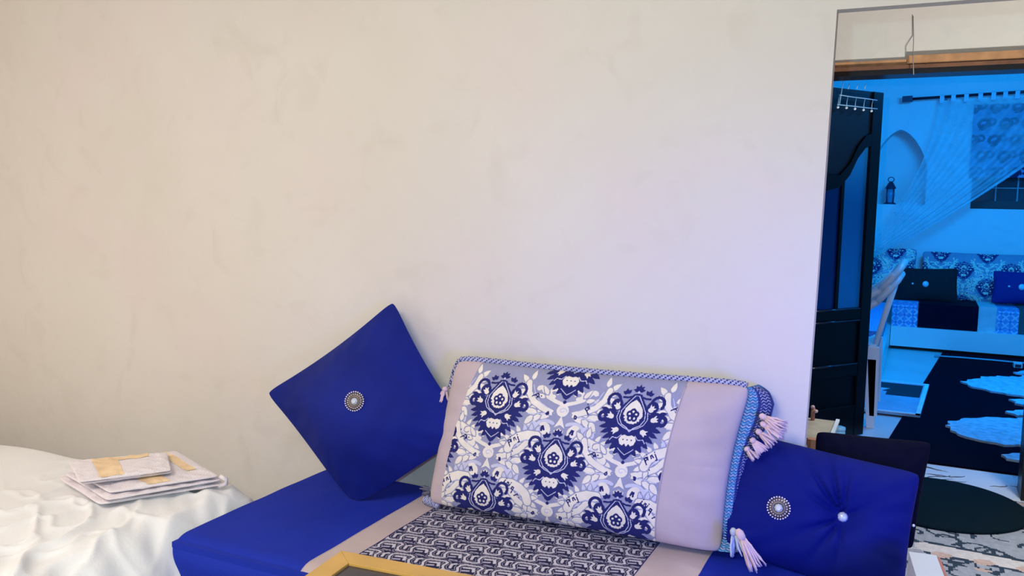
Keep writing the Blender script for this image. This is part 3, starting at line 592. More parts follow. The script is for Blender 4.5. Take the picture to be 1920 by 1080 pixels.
# rugs in the far room
rg = empty('navy_rug', (.8, 6.9, 0), 'large navy rug with pale shaggy patches on the blue room floor', 'rug')
rug_m = mat('navy_pile', (5, 5, 24), .95, .15, 50, .3, 300, spec=.05); fur = mat('pale_blue_fur', (196, 208, 222), .95, .22, 26, .6, 160)
prism('pile', [(-.14, 5.06), (2.0, 5.06), (2.2, 9.03), (.255, 9.03)], 0, .012, rug_m, rg, lambda a, d, b_: Vector((a, b_, d)))
def ragged(name, px, seed):
    R = random.Random(seed); w = [P(x, y, 2, .012) for x, y in px]; o = []
    for i in range(len(w)):
        a, b_ = w[i], w[(i + 1) % len(w)]; k = max(2, int((b_ - a).length / .035)); nn = Vector((b_.y - a.y, a.x - b_.x, 0)).normalized()
        for j in range(k): o.append(a.lerp(b_, j / k) + nn * (R.uniform(-.03, .03) if (j % 2) else R.uniform(-.012, .012)))
    prism(name, [(v_.x, v_.y) for v_ in o], .010, .026, fur, rg, lambda a, d, b_: Vector((a, b_, d)))
ragged('fur_patch', [(1802, 718), (1850, 709), (1960, 708), (1980, 748), (1920, 746), (1870, 738), (1822, 728)], 1)
ragged('fur_patch', [(1769, 800), (1800, 789), (1850, 786), (1930, 787), (1950, 842), (1900, 839), (1850, 832), (1800, 820)], 2)
ragged('fur_patch', [(1892, 752), (1960, 750), (1960, 766), (1915, 762)], 3); ragged('fur_patch', [(1886, 776), (1960, 768), (1960, 782), (1905, 783)], 4)
ragged('fur_patch', [(1876, 856), (1915, 850), (1950, 852), (1950, 872), (1905, 867)], 5); ragged('fur_patch', [(1898, 700), (1960, 696), (1960, 706), (1915, 704)], 6)
tube('edge_cord', [P(1752, 668, 2, .01), P(1800, 671, 2, .01), P(1860, 676, 2, .01), P(1935, 683, 2, .01)], .012, mat('pale_cord', (150, 175, 190), .6), rg, 8)
ps = empty('power_strip', P(1907, 686, 2, 0), 'small pale power socket block on the far rug edge', 'socket'); q = P(1907, 688, 2, .012)
box('body', (q.x - .03, q.y - .05, .012), (q.x + .035, q.y + .05, .05), mat('white_socket', (200, 215, 220), .3), ps, .006); box('socket_face', (q.x - .02, q.y - .055, .02), (q.x + .025, q.y - .049, .042), dm, ps, .002)
mt = empty('small_mat', P(1690, 750, 2, 0), 'small flat board with a white edge lying by the plastic chairs', 'board'); q = [P(x, y, 2, .02) for x, y in ((1742, 724), (1725, 783))]
x1, y1, x0_, y0_ = q[0].x, q[0].y, q[0].x - .62, q[1].y + .02
sk = (q[0].x - q[1].x)
F2 = lambda a, d, b_: Vector((x1 - .62 * (1 - a) - sk * (1 - b_), y0_ + (y1 - y0_) * b_, d + .009))
prism('board', [(0, 0), (1, 0), (1, 1), (0, 1)], .005, .02, mat('board_blue', (140, 175, 200), .5), mt, F2)
wb = mat('white_edge', (225, 232, 235), .4)
for pts in ([(0, .96), (1, .96), (1, 1), (0, 1)], [(.955, 0), (1, 0), (1, .96), (.955, .96)], [(0, 0), (1, 0), (1, .025), (0, .025)]): prism('edge_strip', pts, .019, .026, wb, mt, F2)
prism('dark_patch', [(.28, .93), (.94, .93), (.94, .52), (.58, .52), (.58, .64), (.3, .64)], .019, .0225, mat('dark_print', (8, 10, 34), .5), mt, F2)
prism('dark_patch', [(0, .05), (.2, .05), (.24, .4), (0, .4)], .019, .0225, mat('dark_print', (8, 10, 34), .5), mt, F2)
prism('pale_shape', [(.05, .4), (.25, .42), (.4, .32), (.5, .32), (.53, .64), (.6, .72), (.3, .74), (.05, .9)], .0195, .024, mat('pale_print', (170, 200, 215), .5), mt, F2)
tube('squiggle', [F2(a, .025, b_) for a, b_ in ((.14, .8), (.1, .7), (.2, .62), (.33, .55), (.36, .44), (.26, .38), (.18, .45))], .008, mat('dark_print', (8, 10, 34), .5), mt, 6)

# ================================================================== HALL
cup = P(1573, 812, 1, 5.05); cp = empty('plastic_cup', (cup.x, cup.y, 0), 'small pale cyan plastic jug on the floor beside the black door', 'cup')
cy = mat('cyan_plastic', (150, 215, 225), .3)
lathe('body', [(0, 0), (.03, 0), (.034, .08), (.033, cup.z + .012), (.03, cup.z + .02), (0, cup.z + .02)], (cup.x, cup.y, 0), cy, cp, 20); lathe('lid', [(.034, cup.z + .02), (.034, cup.z + .035), (.02, cup.z + .04), (0, cup.z + .04)], (cup.x, cup.y, 0), cy, cp, 20)
# patterned hall carpet
hc = empty('patterned_carpet', (.4, 3.6, 0), 'worn grey and cream scroll carpet on the hall floor beside the dark round mat', 'carpet')
Cc = Canvas(3.0, 2.05, .0085); R = random.Random(11)
for i in range(520):
    x, y, r_ = R.uniform(0, 3), R.uniform(0, 2.05), R.uniform(.03, .09); a0 = R.uniform(0, 360); Cc.stroke(arc(x, y, r_, a0, a0 + R.choice((-1, 1)) * R.uniform(160, 330), 12, r_ * .35), R.uniform(.011, .019), 1)
for i in range(130):
    x, y = R.uniform(0, 3), R.uniform(0, 2.05); Cc.poly(leaf(x, y, R.uniform(.04, .1), .016, R.uniform(0, 6.3)), R.choice((1, 1, 2, 3)))
for x in (1.98, 2.06, 2.62): Cc.stroke([(x, 0), (x + .02, 2.05)], .05, 2); Cc.stroke([(x - .03, 0), (x - .01, 2.05)], .018, 1); Cc.stroke([(x + .035, 0), (x + .055, 2.05)], .018, 1)
for y in (1.18, .45):
    Cc.stroke([(1.5, y + .06), (2.2, y), (3, y - .05)], .1, 2); Cc.stroke([(1.5, y + .12), (2.2, y + .06), (3, y + .02)], .022, 1); Cc.stroke([(1.5, y), (2.2, y - .06), (3, y - .1)], .022, 1)
for i in range(10): Cc.poly(ell(1.55 + i * .15, 1.18, .04, .03, .3), 3)
n, m_ = Cc.a.shape; Ug, Vg = np.meshgrid(np.linspace(0, 3, n + 1), np.linspace(0, 2.05, m_ + 1), indexing='ij')
A = np.stack([Ug - 1.4, 2.54 + Vg, .006 + 0 * Ug], -1)
grid_mesh('carpet', A, [mat('grey_carpet', (150, 152, 158), .95, .15, 40), mat('slate_thread', (34, 50, 66), .95, .2, 60), mat('cream_thread', (200, 190, 184), .95, .1, 50), mat('taupe_thread', (190, 160, 146), .95, .15, 50)], Cc.a, hc, smooth=False)
# round dark mat
c = P(1800, 951, 2, .012); dmat = mat('dark_teal_felt', (2, 22, 30), .85, .1, 30, spec=.1)
rm_ = lathe('round_mat', [(0, 0), (.365, 0), (.372, .006), (.365, .014), (.35, .016), (0, .016)], (.150, 4.37, .006), dmat, None, 64); tag(rm_, 'dark teal round mat lying before the marble threshold', 'mat')
# small wooden bedside stand just beyond the wall edge
wd = mat('bleached_wood', (170, 160, 140), .6, .2, 12, .1, 60); tan = mat('tan_wood', (176, 120, 92), .6, .15, 12, .1, 60)
zc = .63; b_ = [P(x, y, 2, zc) for x, y in ((1572, 790), (1552, 812), (1520, 786))]
stn = empty('wooden_stand', (-.35, 2.75, 0), 'small wooden stand with a grey worn top beyond the wall edge', 'stand')
xr, yb, yf = b_[0].x, b_[0].y, P(1552, 826, 2, zc).y
box('top', (xr - .42, yf, zc - .02), (xr, yb, zc), wd, stn, .004); box('edge_strip', (xr - .008, yf, zc), (xr + .004, yb, zc + .008), mat('white_laminate', (215, 225, 230), .35), stn, .002)
pf = P(1524, 830, 1, yf - .004)
tag(box('front_post', (pf.x - .014, yf - .03, 0), (pf.x + .014, yf - .002, zc + .004), tan, stn, .003), 'tan corner post with dark nail holes')
for z in (.622 - .03, .56, .5): 
    lathe('nail_hole', [(0, 0), (.0035, 0), (0, .001)], (pf.x + R.uniform(-.008, .008), yf - .0305, z), dark, stn, 8, Vector((0, -1, 0)))
for dx in (.02, .38):
    for yy in (yf + .03, yb - .05): box('leg', (xr - dx - .02, yy, 0), (xr - dx + .015, yy + .035, zc - .02), tan, stn, .003)
kp = P(1524, 780, 1, yb - .03)
tube('back_finial', [Vector((kp.x, kp.y, zc)), Vector((kp.x, kp.y, kp.z + .03))], .007, tan, stn, 8)
for x, y in ((1524, 763), (1530, 771)):
    p = P(x, y, 1, yb - .035); lathe('knob', [(0, -.007), (.006, -.004), (.0075, 0), (.006, .004), (0, .007)], p, mat('pale_knob', (200, 170, 160), .4), stn, 12)

# ================================================================== SOFA
SX0, SX1, SY0, SZ = -1.872, .03, 1.69, .42
sofa = empty('banquette_sofa', (-.9, 2.0, 0), 'royal blue banquette with taupe bands and a navy wave panel along the plaster wall', 'sofa')
box('base', (SX0 + .02, SY0 + .05, 0), (SX1 - .05, YW - .01, .2), leath, sofa, .03, seg=4)
def seat_sheet(x0, x1, nx, ny, puff=0):
    """mattress surface: over the top, round the front edge and down the front"""
    L = np.linspace(0, 1, ny); r = .07; Ltop = YW - .006 - (SY0 + r); Larc = r * math.pi / 2; Lf = .16; tot = Ltop + Larc + Lf; s_ = L * tot
    y = np.where(s_ < Ltop, YW - .006 - s_, np.where(s_ < Ltop + Larc, SY0 + r - r * np.sin((s_ - Ltop) / r), SY0)); z = np.where(s_ < Ltop, SZ, np.where(s_ < Ltop + Larc, SZ - r + r * np.cos((s_ - Ltop) / r), SZ - r - (s_ - Ltop - Larc)))
    X = np.linspace(x0, x1, nx); XX, SS = np.meshgrid(X, s_, indexing='ij'); YY = np.repeat(y[None], nx, 0); ZZ = np.repeat(z[None], nx, 0)
    w = .0035 * snoise(XX * 1.0, SS, 2.2, 3) + .002 * snoise(XX, SS, 5, 4)
    top = np.clip((Ltop + Larc - SS) / .1, 0, 1); ZZ = ZZ + w * top; YY = YY + w * (1 - top)
    return np.stack([XX, YY, ZZ], -1), tot
segs = [(SX0, -1.425, 'blue'), (-1.425, -1.335, 'taupe'), (-1.335, -.625, 'wave'), (-.625, -.475, 'taupe'), (-.475, SX1, 'blue')]
# woven wave pattern
def wave_cells(X, Y):
    out = np.zeros(X.shape, int)
    th = .13; X, Y = X * math.cos(th) + Y * math.sin(th), -X * math.sin(th) + Y * math.cos(th)
    gx, gy = .100, .066; b2 = Y / gy; a = X / gx - .36 * np.floor(b2)
    fa = a - np.floor(a); fb = b2 - np.floor(b2)
    d = np.full(X.shape, 9.)
    main = [(-.34, .16), (0, .14), (.1, .24), (.03, .52), (.06, .78), (.16, .88), (.58, .9), (.68, .8), (.62, .5), (.68, .26), (.78, .14), (1.0, .14)]
    def segd(pts, fx, fy):
        dd = np.full(fx.shape, 9.)
        for (x0, y0), (x1, y1) in zip(pts, pts[1:]):
            x0_, x1_, y0_, y1_ = x0 * gx, x1 * gx, y0 * gy, y1 * gy; dx, dy = x1_ - x0_, y1_ - y0_; t = np.clip(((fx * gx - x0_) * dx + (fy * gy - y0_) * dy) / (dx * dx + dy * dy), 0, 1)
            dd = np.minimum(dd, np.hypot(fx * gx - x0_ - t * dx, fy * gy - y0_ - t * dy))
        return dd
    for i in (-1, 0, 1):
        for j in (-1, 0, 1):
            d = np.minimum(d, segd(main, fa - i, fb - j))
    out[(d > .0076) & (d < .0092)] = 2; out[d < .0035] = 1
    e = segd([(.2, .62), (.46, .66), (.5, .4)], fa, fb); out[e < .0042] = 1; e = segd([(.22, .36), (.36, .4)], fa, fb); out[e < .0044] = 2
    e = segd([(.84, .42), (.82, .72), (.92, .8)], fa, fb); out[e < .0042] = 1; e = segd([(.28, .12), (.5, .1)], fa, fb); out[e < .0024] = 2
    return out
for x0, x1, k in segs:
    if k == 'wave':
        A, tot = seat_sheet(x0, x1, 400, 540); Xc = (A[:-1, :-1, 0] + A[1:, 1:, 0]) / 2; Sc = np.repeat((np.linspace(0, tot, 540)[:-1] + .001)[None], 399, 0)
        idx = wave_cells(Xc, -Sc); A[:, :, 2] += .0015
        o = grid_mesh('seat_panel', A, [mat('navy_weave', (20, 20, 62), .9, .15, 90), mat('silver_weave', (206, 198, 208), .85, .06, 90), mat('lilac_weave', (176, 168, 190), .85, .08, 90)], idx, sofa)
        tag(o, 'panel woven with navy and silver stepped waves')
    else:
        A, _ = seat_sheet(x0, x1, max(10, int((x1 - x0) / .008)), 120); A[:, :, 2] += (.001 if k == 'taupe' else 0)
        o = grid_mesh('seat_panel', A, [SEATV() if k == 'blue' else TAUPE()], None, sofa); tag(o, 'plain royal blue velvet panel' if k == 'blue' else 'taupe velvet band')
# mattress body below the panels, its two ends
rbox('mattress', (SX0 - .002, SY0 + .012, .19), (SX1 + .01, YW - .008, SZ - .012), SEATV(), sofa, .045, 5)
for x in (-1.425, -1.335, -.625, -.475):
    A, _ = seat_sheet(x, x + .002, 2, 60); tube('seam', [Vector(p_) + Vector((0, 0, .001)) for p_ in A[0]], .0016, PNAVY if x in (-1.335, -.625) else TAUPE(), sofa, 6)
# armrest at the right end
ar = box('end_block', (-.03, -.32, -.42), (.03, .0, .0), leath, sofa, .008, M=Matrix.Translation(P(1727, 1037, 1, 2.2) + Vector((.003, .0, 0))) @ Matrix.Rotation(.12, 4, 'Z')); tag(ar, 'white leatherette end block')
tg = box('end_block_edge', (.028, -.318, -.42), (.038, -.002, -.004), mat('peach_board', (190, 120, 100), .6), sofa, .002, M=Matrix.Translation(P(1727, 1037, 1, 2.2) + Vector((.003, .0, 0))) @ Matrix.Rotation(.12, 4, 'Z')); tag(tg, 'peach coloured edge board')

# ------------------------------------------------------------------ blue cushion set on its corner
p0 = P(645, 928, 2, SZ + .012); nD = Vector((.10, -1, .27)).normalized()
cn = [PL(x, y, p0, nD) for x, y in ((662, 968), (885, 812), (738, 562), (498, 736))]      # bottom, right, top, left
Q = Cushion(cn[0], cn[1], cn[2], cn[3], .15, bow=(.06, .065, .05, .065), Tb=.028, seed=7, wr=.008, pw=.98); Q.blunt = .13
a, b = Q.sheets(90, 90); dia = grid_mesh('velvet_cushion', a, [VEL()], None, None, extra=b)
tag(dia, 'royal blue velvet cushion balanced on one corner against the wall', 'cushion')
p, n, _ = Q.frame(.40, .56)
def uv_of(Qc, px, py):
    best = None
    for i in range(5, 96):
        for j in range(5, 96):
            w = Vector(Qc.at(i / 100, j / 100)) - CAM; x = 960 + FP * w.dot(RT) / w.dot(FW); y = 540 - FP * w.dot(UP) / w.dot(FW); d = (x - px) ** 2 + (y - py) ** 2
            if best is None or d < best[0]: best = (d, i / 100, j / 100)
    return best[1], best[2]
u_, v_ = uv_of(Q, 664, 752); p, n, _ = Q.frame(u_, v_); brooch(dia, p, n, .032, 'round silver brooch of beads and crystal')

# ------------------------------------------------------------------ patterned cushion
BL = P(803, 944, 2, SZ + .02); BR = P(1354, 1040, 2, SZ + .02); BL.y -= .0
TL = P(857, 672, 1, 2.335); TR = P(1412, 722, 1, 2.335)
PQ = Cushion(BL, BR, TR, TL, .075, bow=(.0, .045, .035, .035), Tb=.02, seed=12, wr=.004, pw=.42)
Wc, Hc = .93, .45; C = Canvas(Wc, Hc, .0014)
damask(C, .215 * Wc, .715 * Hc, .462 * Wc, .66 * Hc, .105, True, 2)
C.a[(C.X < .055 * Wc + .05 * (C.Y / Hc) ** 2 * Wc)] = 4; C.a[C.X > (.80 + .012 * C.Y / Hc) * Wc] = 4
n, m_ = C.a.shape; Ug, Vg = np.meshgrid(np.linspace(0, 1, n + 1), np.linspace(0, 1, m_ + 1), indexing='ij')
lift = np.zeros((n + 1, m_ + 1)); pres = (C.a > 0) & (C.a < 4); lift[:-1, :-1] = pres * .0016; lift[1:, 1:] = np.maximum(lift[1:, 1:], pres * .0016)
front = PQ.at(Ug, Vg, 1, lift); back = PQ.at(Ug, Vg, -1, -.0008 + 0 * Ug)
pc = empty('damask_cushion', (0, 0, 0), 'large cushion with navy damask medallions, braid edge and pink tassels', 'cushion')
grid_mesh('cover_front', front, [LAV, PNAVY, CREAM, PALE, TAUPE()], C.a, pc)
Ub, Vb = np.meshgrid((1 - np.cos(np.linspace(0, math.pi, 60))) / 2, (1 - np.cos(np.linspace(0, math.pi, 40))) / 2, indexing='ij'); grid_mesh('cover_back', PQ.at(Ub, Vb, -1)[::-1], [TAUPE()], None, pc)
for us in (.80,): 
    tube('seam', [Vector(PQ.at(us + .012 * t, t, 1, .001)) for t in np.linspace(.03, .97, 40)], .0018, TAUPE(), pc, 6)
# braid
def edge_path(n=260):
    pts = []
    for t in np.linspace(0, 1, n): pts.append(('t', t))
    return pts
b1 = mat('braid_navy', (40, 52, 120), .8, .1, 80); b2 = mat('braid_silver', (178, 176, 200), .7, .1, 80); b3 = mat('braid_teal', (44, 110, 170), .7, .15, 60)
def braid(name, pts, rad, mats, lab, per=4, seg=12):
    bm = bmesh.new(); rr = [r_ * (1 + .13 * math.sin(i * 2 * math.pi / per)) for i, r_ in enumerate(rad)]
    add_tube(bm, pts, rr, seg, mi=lambda i, j: 1 if ((i // (per // 2)) + j) % 3 == 0 else (2 if (j + i // per) % 4 == 0 else 0)); return tag(bm_obj(name, bm, mats, pc, smooth=True), lab)
top = [Vector(PQ.at(t, 1.0)) + Vector((0, .004, .004)) for t in np.linspace(.0, 1.0, 330)]
lef = [Vector(PQ.at(0.0, t)) + Vector((-.006, .012, 0)) for t in np.linspace(.78, 1, 60)]
braid('braid', top, [.0095] * 330, [b2, b1, b2], 'thin silver and navy braid along the top')
braid('braid', [q + Vector((-.006 * (1 - i / 60), .01, 0)) for i, q in enumerate(lef)], [.011] * 60, [b2, b1, b1], 'thick braid at the upper left corner')
nt2, ns2 = 330, 40
tt = np.linspace(1, 0, nt2 + 1); ss = np.linspace(0, 1, ns2 + 1)
bw_ = np.interp(tt, [0, .1, .2, .4, .55, .68, .78, .88, .95, 1], [.078, .062, .052, .046, .046, .058, .072, .070, .050, .024])
E0 = PQ.at(np.ones_like(tt), tt); A = np.zeros((nt2 + 1, ns2 + 1, 3))
for j, sv in enumerate(ss):
    A[:, j] = E0 + np.stack([bw_ * (sv * .95 + .10 * np.sin(sv * math.pi)), -.018 * np.sin(sv * math.pi * .9) + .055 * sv ** 1.5 + 0 * bw_, .004 * np.sin(sv * 3) + 0 * bw_], 1)
rib = .0022 * np.abs(np.sin(np.arange(nt2 + 1) * math.pi / 5))[:, None] * (1 + 0 * ss) * (np.abs(np.sin(ss * math.pi * 5)) > .25)
A[:, :, 1] -= rib; A[:, :, 0] += rib * .6
ii, jj = np.meshgrid(np.arange(nt2), np.arange(ns2), indexing='ij'); row = (jj // 4)
idx = np.where((ii + row * 3 + (jj % 4) * ((row % 2) * 2 - 1)) % 6 < 2, 1, 0); idx = np.where(row % 5 == 4, 2, idx); idx = np.where((idx == 0) & (row > 4), 2, idx); idx = np.where((idx == 1) & (row < 5) & (ii % 12 < 4), 3, idx)
tag(grid_mesh('side_braid', A, [b3, b2, b1, mat('braid_light_teal', (110, 170, 205), .7, .1, 80)], idx, pc, extra=A + np.array([0, .006, 0])), 'wide teal and navy ribbed braid down the side')
pink = mat('dusty_pink_thread', (222, 190, 192), .9, .08, 60)
tassel(pc, lef[0] + Vector((-.012, -.012, .008)), (-.25, 0, -1), .05, pink, 1, spread=.7, r=.011, n=20)
for k, (x, y, dx, dz) in enumerate(((1424, 778, .9, -.35), (1426, 792, 1, -.55), (1418, 806, .9, -.6), (1408, 822, .8, -.75), (1398, 838, .6, -.8))):
    tassel(pc, P(x, y, 1, 2.30), (dx, 0, dz), .075 - .008 * k, pink, 10 + k, spread=.5, r=.009, n=15)
tassel(pc, P(1383, 992, 1, 2.19), (.42, -.05, -.72), .115, pink, 30, spread=.33, r=.012, n=22)
tassel(pc, P(1374, 990, 1, 2.2), (.22, 0, -1), .075, mat('silver_thread', (190, 196, 215), .8), 31, spread=.5, r=.01, n=16)
tassel(pc, P(806, 925, 2, SZ + .03) + Vector((-.005, .03, 0)), (-1, .1, -.15), .045, mat('grey_thread', (120, 120, 140), .8), 33, spread=.7, r=.01)
bmk = [Vector(PQ.at(t, 0.0)) + Vector((0, .004, .004)) for t in np.linspace(0, .02, 12)]
braid('braid', [BL + Vector((-.03 + .06 * t, .035 - .02 * t, -.004)) for t in np.linspace(0, 1, 50)], [.014] * 50, [b2, b1, b2], 'braid at the lower left corner')

# ------------------------------------------------------------------ buttoned blue cushion and the dark one behind it
p0 = P(1500, 1050, 2, SZ + .03); nB = Vector((.12, -1, .30)).normalized()
cb = [PL(x, y, p0, nB) for x, y in ((1335, 1020), (1694, 1150), (1728, 888), (1385, 806))]
BQ = Cushion(cb[0], cb[1], cb[2], cb[3], .095, bow=(.03, .04, .03, .02), Tb=.035, seed=21, wr=.006, pw=.5,
             dents=((.70, .42, .055, .16),), dent_folds=[(2.35, .034, .10, .34), (1.98, .032, .09, .34), (1.65, .022, .08, .3), (2.75, .022, .11, .25), (-2.5, .024, .12, .26), (-2.0, .022, .09, .3), (-1.55, .018, .09, .28), (.7, .012, .2, .2)])
u2, v2 = uv_of(BQ, 1580, 969); BQ.dents = ((u2, v2, .055, .13),)
a, b = BQ.sheets(130, 110); but = grid_mesh('velvet_cushion', a, [DEEPV()], None, None, extra=b)
tag(but, 'royal blue velvet cushion dimpled by a crystal button, beaded brooch at its middle', 'cushion')
u1, v1 = uv_of(BQ, 1459, 951); p, n, _ = BQ.frame(u1, v1); brooch(but, p, n, .031, 'beaded brooch with a pale blue crystal')
u2, v2 = uv_of(BQ, 1580, 969); p, n, _ = BQ.frame(u2, v2); n = nB
lathe('crystal_button', [(0, -.002), (.012, -.002), (.0135, .003), (.009, .009), (0, .011)], p + n * .004, mat('crystal', (225, 232, 240)), but, 10, n)
for x, y in ((1708, 924), (1710, 984)):
    pp = PL(x, y, p0 + Vector((0, .02, 0)), nB); lathe('stud', [(.003, -.002), (.004, 0), (.003, .003), (0, .004)], pp + nB * .03, mat('crystal', (225, 232, 240)), but, 8, nB)
p0 = P(1640, 826, 1, 2.52); nK = Vector((.02, -1, .08)).normalized()
ck = [PL(x, y, p0, nK) for x, y in ((1524, 1010), (1712, 1030), (1748, 829), (1530, 808))]
KQ = Cushion(ck[0], ck[1], ck[2], ck[3], .05, bow=(.0, .03, .03, .012), Tb=.03, seed=31, wr=.004, pw=.45)
a, b = KQ.sheets(60, 50); dk = grid_mesh('dark_cushion', a, [NAVY()], None, None, extra=b); tag(dk, 'near-black navy cushion behind the dimpled blue one, in the opening', 'cushion')

# ================================================================== BED
BX1 = -1.885
bed = empty('bed', (-3, 1.2, 0), 'bed under a rumpled white duvet beside the blue banquette', 'bed')
box('bed_base', (-4.3, -.6, 0), (BX1 - .08, 2.06, .2), mat('grey_blue_base', (120, 135, 165), .8), bed, .02, seg=3); rbox('mattress', (-4.28, -.58, .2), (BX1 - .06, 2.08, .36), WHITE(), bed, .05, 5)
nx, ny = 420, 420
xs = np.linspace(-4.34, BX1 + .06, nx); ys = np.linspace(-.7, 2.22, ny); XX, YY = np.meshgrid(xs, ys, indexing='ij')
dx = np.clip((XX - (BX1 - .10)) / .16, 0, None); dy = np.clip((YY - 2.02) / .16, 0, None)
cr_ = np.hypot(dx, dy)
ZZ = .452 - .19 * np.clip(cr_, 0, 2.2) ** 1.8 * .9
ZZ += -.05 * np.clip((-2.35 - XX) / .9, 0, 1.2) + .02 * np.exp(-((XX + 3.0) / .3) ** 2 - ((YY - 1.95) / .3) ** 2) + .03 * np.clip(.0 + (XX + 2.3) * .15 + .05, 0, .06)
ZZ += .010 * snoise(XX, YY, 1.1, 41) + .004 * snoise(XX, YY, 3.0, 42)
edge = np.exp(-((XX - (BX1 - .12)) / .22) ** 2) ; fold = .5 * np.sin((YY * 22 + 14 * snoise(XX, YY, .9, 44)) + (XX - BX1) * 22) + .6 * np.sin(YY * 47 + XX * 70 + 9 * snoise(XX, YY, 1.6, 45)) * snoise(XX, YY, 1.1, 55) * 2
ZZ += edge * .010 * fold * np.clip((2.2 - YY) / .2, 0, 1)
rid = 1 - np.abs(snoise(XX * 1.3, YY * 1.3, 2.2, 47, 5)) * 3; ZZ += .018 * np.clip(rid, 0, 1) ** 3 * np.exp(-((XX + 2.15) / .35) ** 2 - ((YY - 1.45) / .5) ** 2)
rid2 = 1 - np.abs(snoise(XX * 1.1 + YY * .6, YY * 1.2, 4.2, 57, 6)) * 3.2; ZZ += .008 * np.clip(rid2, 0, 1) ** 2 * np.clip((XX + 2.9) / .6, 0, 1); XX2 = XX + .02 * np.exp(-((YY - 1.55) / .4) ** 2) + edge * .010 * np.sin(YY * 24 + 7 * snoise(XX, YY, 1, 49)); ZZ = np.maximum(ZZ, .215)
tag(grid_mesh('duvet', np.stack([XX2, YY, ZZ], -1), [WHITE()], None, bed), 'rumpled white duvet')
# duvet side hem hanging under its right edge
nx2, ny2 = 26, 300; t = np.linspace(0, 1, nx2); y = np.linspace(-.7, 2.1, ny2); T2, Y2 = np.meshgrid(t, y, indexing='ij')
fold2 = .012 * np.sin(Y2 * 34 + 6 * snoise(T2 * .2, Y2, .9, 51))
def duvet_z(x, y):
    i = min(nx - 1, max(0, int((x + 4.34) / (BX1 + .06 + 4.34) * (nx - 1)))); j = min(ny - 1, max(0, int((y + .7) / 2.92 * (ny - 1)))); return ZZ[i, j]
# towels
tw = mat('blush_towel', (246, 236, 240), .95, .03, 40, .5, 260); orr = mat('orange_print', (250, 214, 172), .95, .12, 16, .3, 260)
def cloth_slab(name, cs, h, m, parent, seed, nu=50, nv=36, r=.5, sag=.006, zfun=None, bow=.02):
    Qc = Cushion(cs[0], cs[1], cs[2], cs[3], h * .5, bow=bow, Tb=h * .5, seed=seed, wr=sag, pw=.22); a, b = Qc.sheets(nu, nv)
    return grid_mesh(name, a, [m], None, parent, extra=b), Qc
def bz(x, y, up): q = P(x, y, 2, .50); return Vector((q.x, q.y, duvet_z(q.x, q.y) + up))
ZB = .475
def tq(px, z): return [P(x, y, 2, z) for x, y in px]
bt = empty('bath_towel', tuple(P(270, 900, 2, ZB)), 'larger folded blush towel with orange bands, under the small one', 'towel')
o1, Q1 = cloth_slab('towel_fold', tq(((186, 946), (424, 908), (332, 856), (106, 896)), ZB), .016, tw, bt, 61)
o2, Q2 = cloth_slab('towel_fold', tq(((200, 938), (418, 900), (336, 850), (118, 888)), ZB + .017), .015, tw, bt, 62)
o3, Q3 = cloth_slab('towel_fold', tq(((205, 924), (412, 893), (330, 845), (130, 882)), ZB + .032), .014, tw, bt, 63)
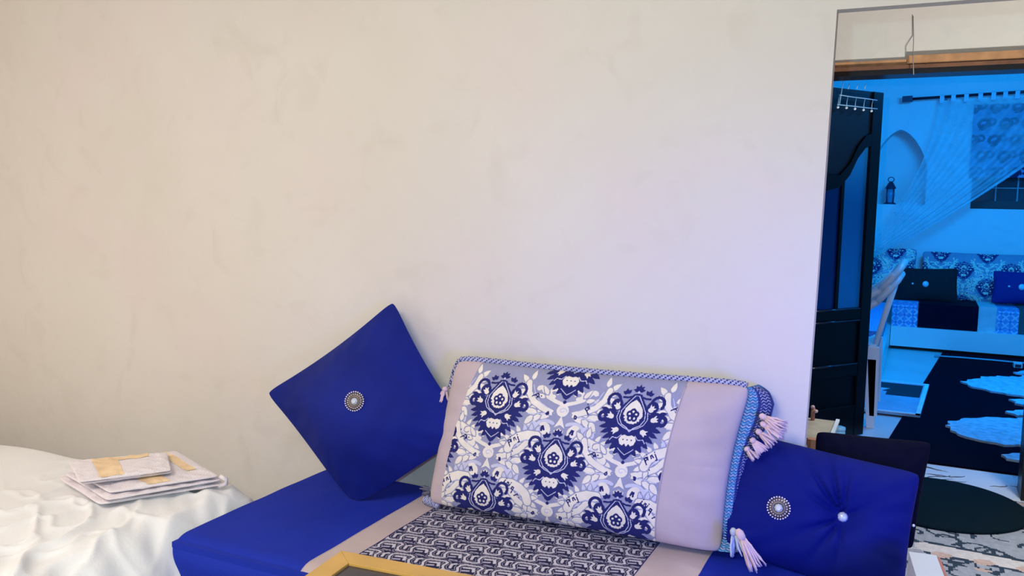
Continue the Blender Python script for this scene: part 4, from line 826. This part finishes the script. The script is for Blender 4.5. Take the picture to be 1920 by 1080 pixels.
# rolled fold at the right end
tube('towel_roll', [P(412, 893, 2, ZB + .03), P(424, 899, 2, ZB + .02), P(424, 907, 2, ZB + .004), P(410, 912, 2, ZB - .004)], .007, tw, bt, 10)
def band(Qc, u0, u1, v0, v1, par, name='orange_band', off=.0012):
    Ug, Vg = np.meshgrid(np.linspace(u0, u1, 24), np.linspace(v0, v1, 30), indexing='ij'); return tag(grid_mesh(name, Qc.at(Ug, Vg, 1, off), [orr], None, par), 'orange printed band')
band(Q3, .34, .55, .02, .98, bt); band(Q3, .80, .90, .25, .99, bt)
ht = empty('hand_towel', tuple(P(230, 880, 2, ZB + .045)), 'small folded hand towel with an orange band on top of the larger towel', 'towel')
o4, Q4 = cloth_slab('towel_fold', tq(((150, 908), (324, 886), (316, 850), (128, 868)), ZB + .048), .014, tw, ht, 66)
o5, Q5 = cloth_slab('towel_fold', tq(((148, 904), (322, 882), (314, 848), (126, 866)), ZB + .060), .012, tw, ht, 67)
band(Q5, .22, .48, .02, .98, ht); 
Ug, Vg = np.meshgrid(np.linspace(.48, .8, 20), np.linspace(.75, .97, 10), indexing='ij'); tag(grid_mesh('orange_band', Q5.at(Ug, Vg, 1, .0012), [orr], None, ht), 'orange printed band')

# ================================================================== TABLE
ZT2 = .58; tb = empty('low_table', (-.6, 1.2, 0), 'low table with a golden wood rim and dark inset top before the sofa', 'table')
gold = mat('golden_varnished_wood', (206, 160, 80), .3, .12, 10, .05, 60); inset = mat('dark_grey_inset', (58, 52, 56), .25, .1, 6)
c0 = P(640, 1032, 2, ZT2); e1 = (P(895, 1080, 2, ZT2) - c0).normalized(); e2 = Vector((e1.y, -e1.x, 0))
LX, LY, BWd = 1.15, .62, .052
TF = lambda a, d, b_: Vector((c0.x, c0.y, 0)) + e1 * a + e2 * b_ + Vector((0, 0, d))
for pts in ([(0, 0), (LX, 0), (LX - BWd, BWd), (BWd, BWd)], [(0, 0), (BWd, BWd), (BWd, LY - BWd), (0, LY)], [(0, LY), (BWd, LY - BWd), (LX - BWd, LY - BWd), (LX, LY)], [(LX, 0), (LX, LY), (LX - BWd, LY - BWd), (LX - BWd, BWd)]):
    prism('frame_board', pts, ZT2 - .035, ZT2, gold, tb, TF, .0015)
prism('inset_top', [(BWd, BWd), (LX - BWd, BWd), (LX - BWd, LY - BWd), (BWd, LY - BWd)], ZT2 - .03, ZT2 - .006, inset, tb, TF)
for a in (.04, LX - .1):
    for b_ in (.04, LY - .1): prism('leg', [(a, b_), (a + .055, b_), (a + .055, b_ + .055), (a, b_ + .055)], 0, ZT2 - .035, gold, tb, TF, .003)
prism('apron', [(.06, .05), (LX - .06, .05), (LX - .06, .07), (.06, .07)], ZT2 - .1, ZT2 - .035, gold, tb, TF); prism('apron', [(.06, LY - .07), (LX - .06, LY - .07), (LX - .06, LY - .05), (.06, LY - .05)], ZT2 - .1, ZT2 - .035, gold, tb, TF)
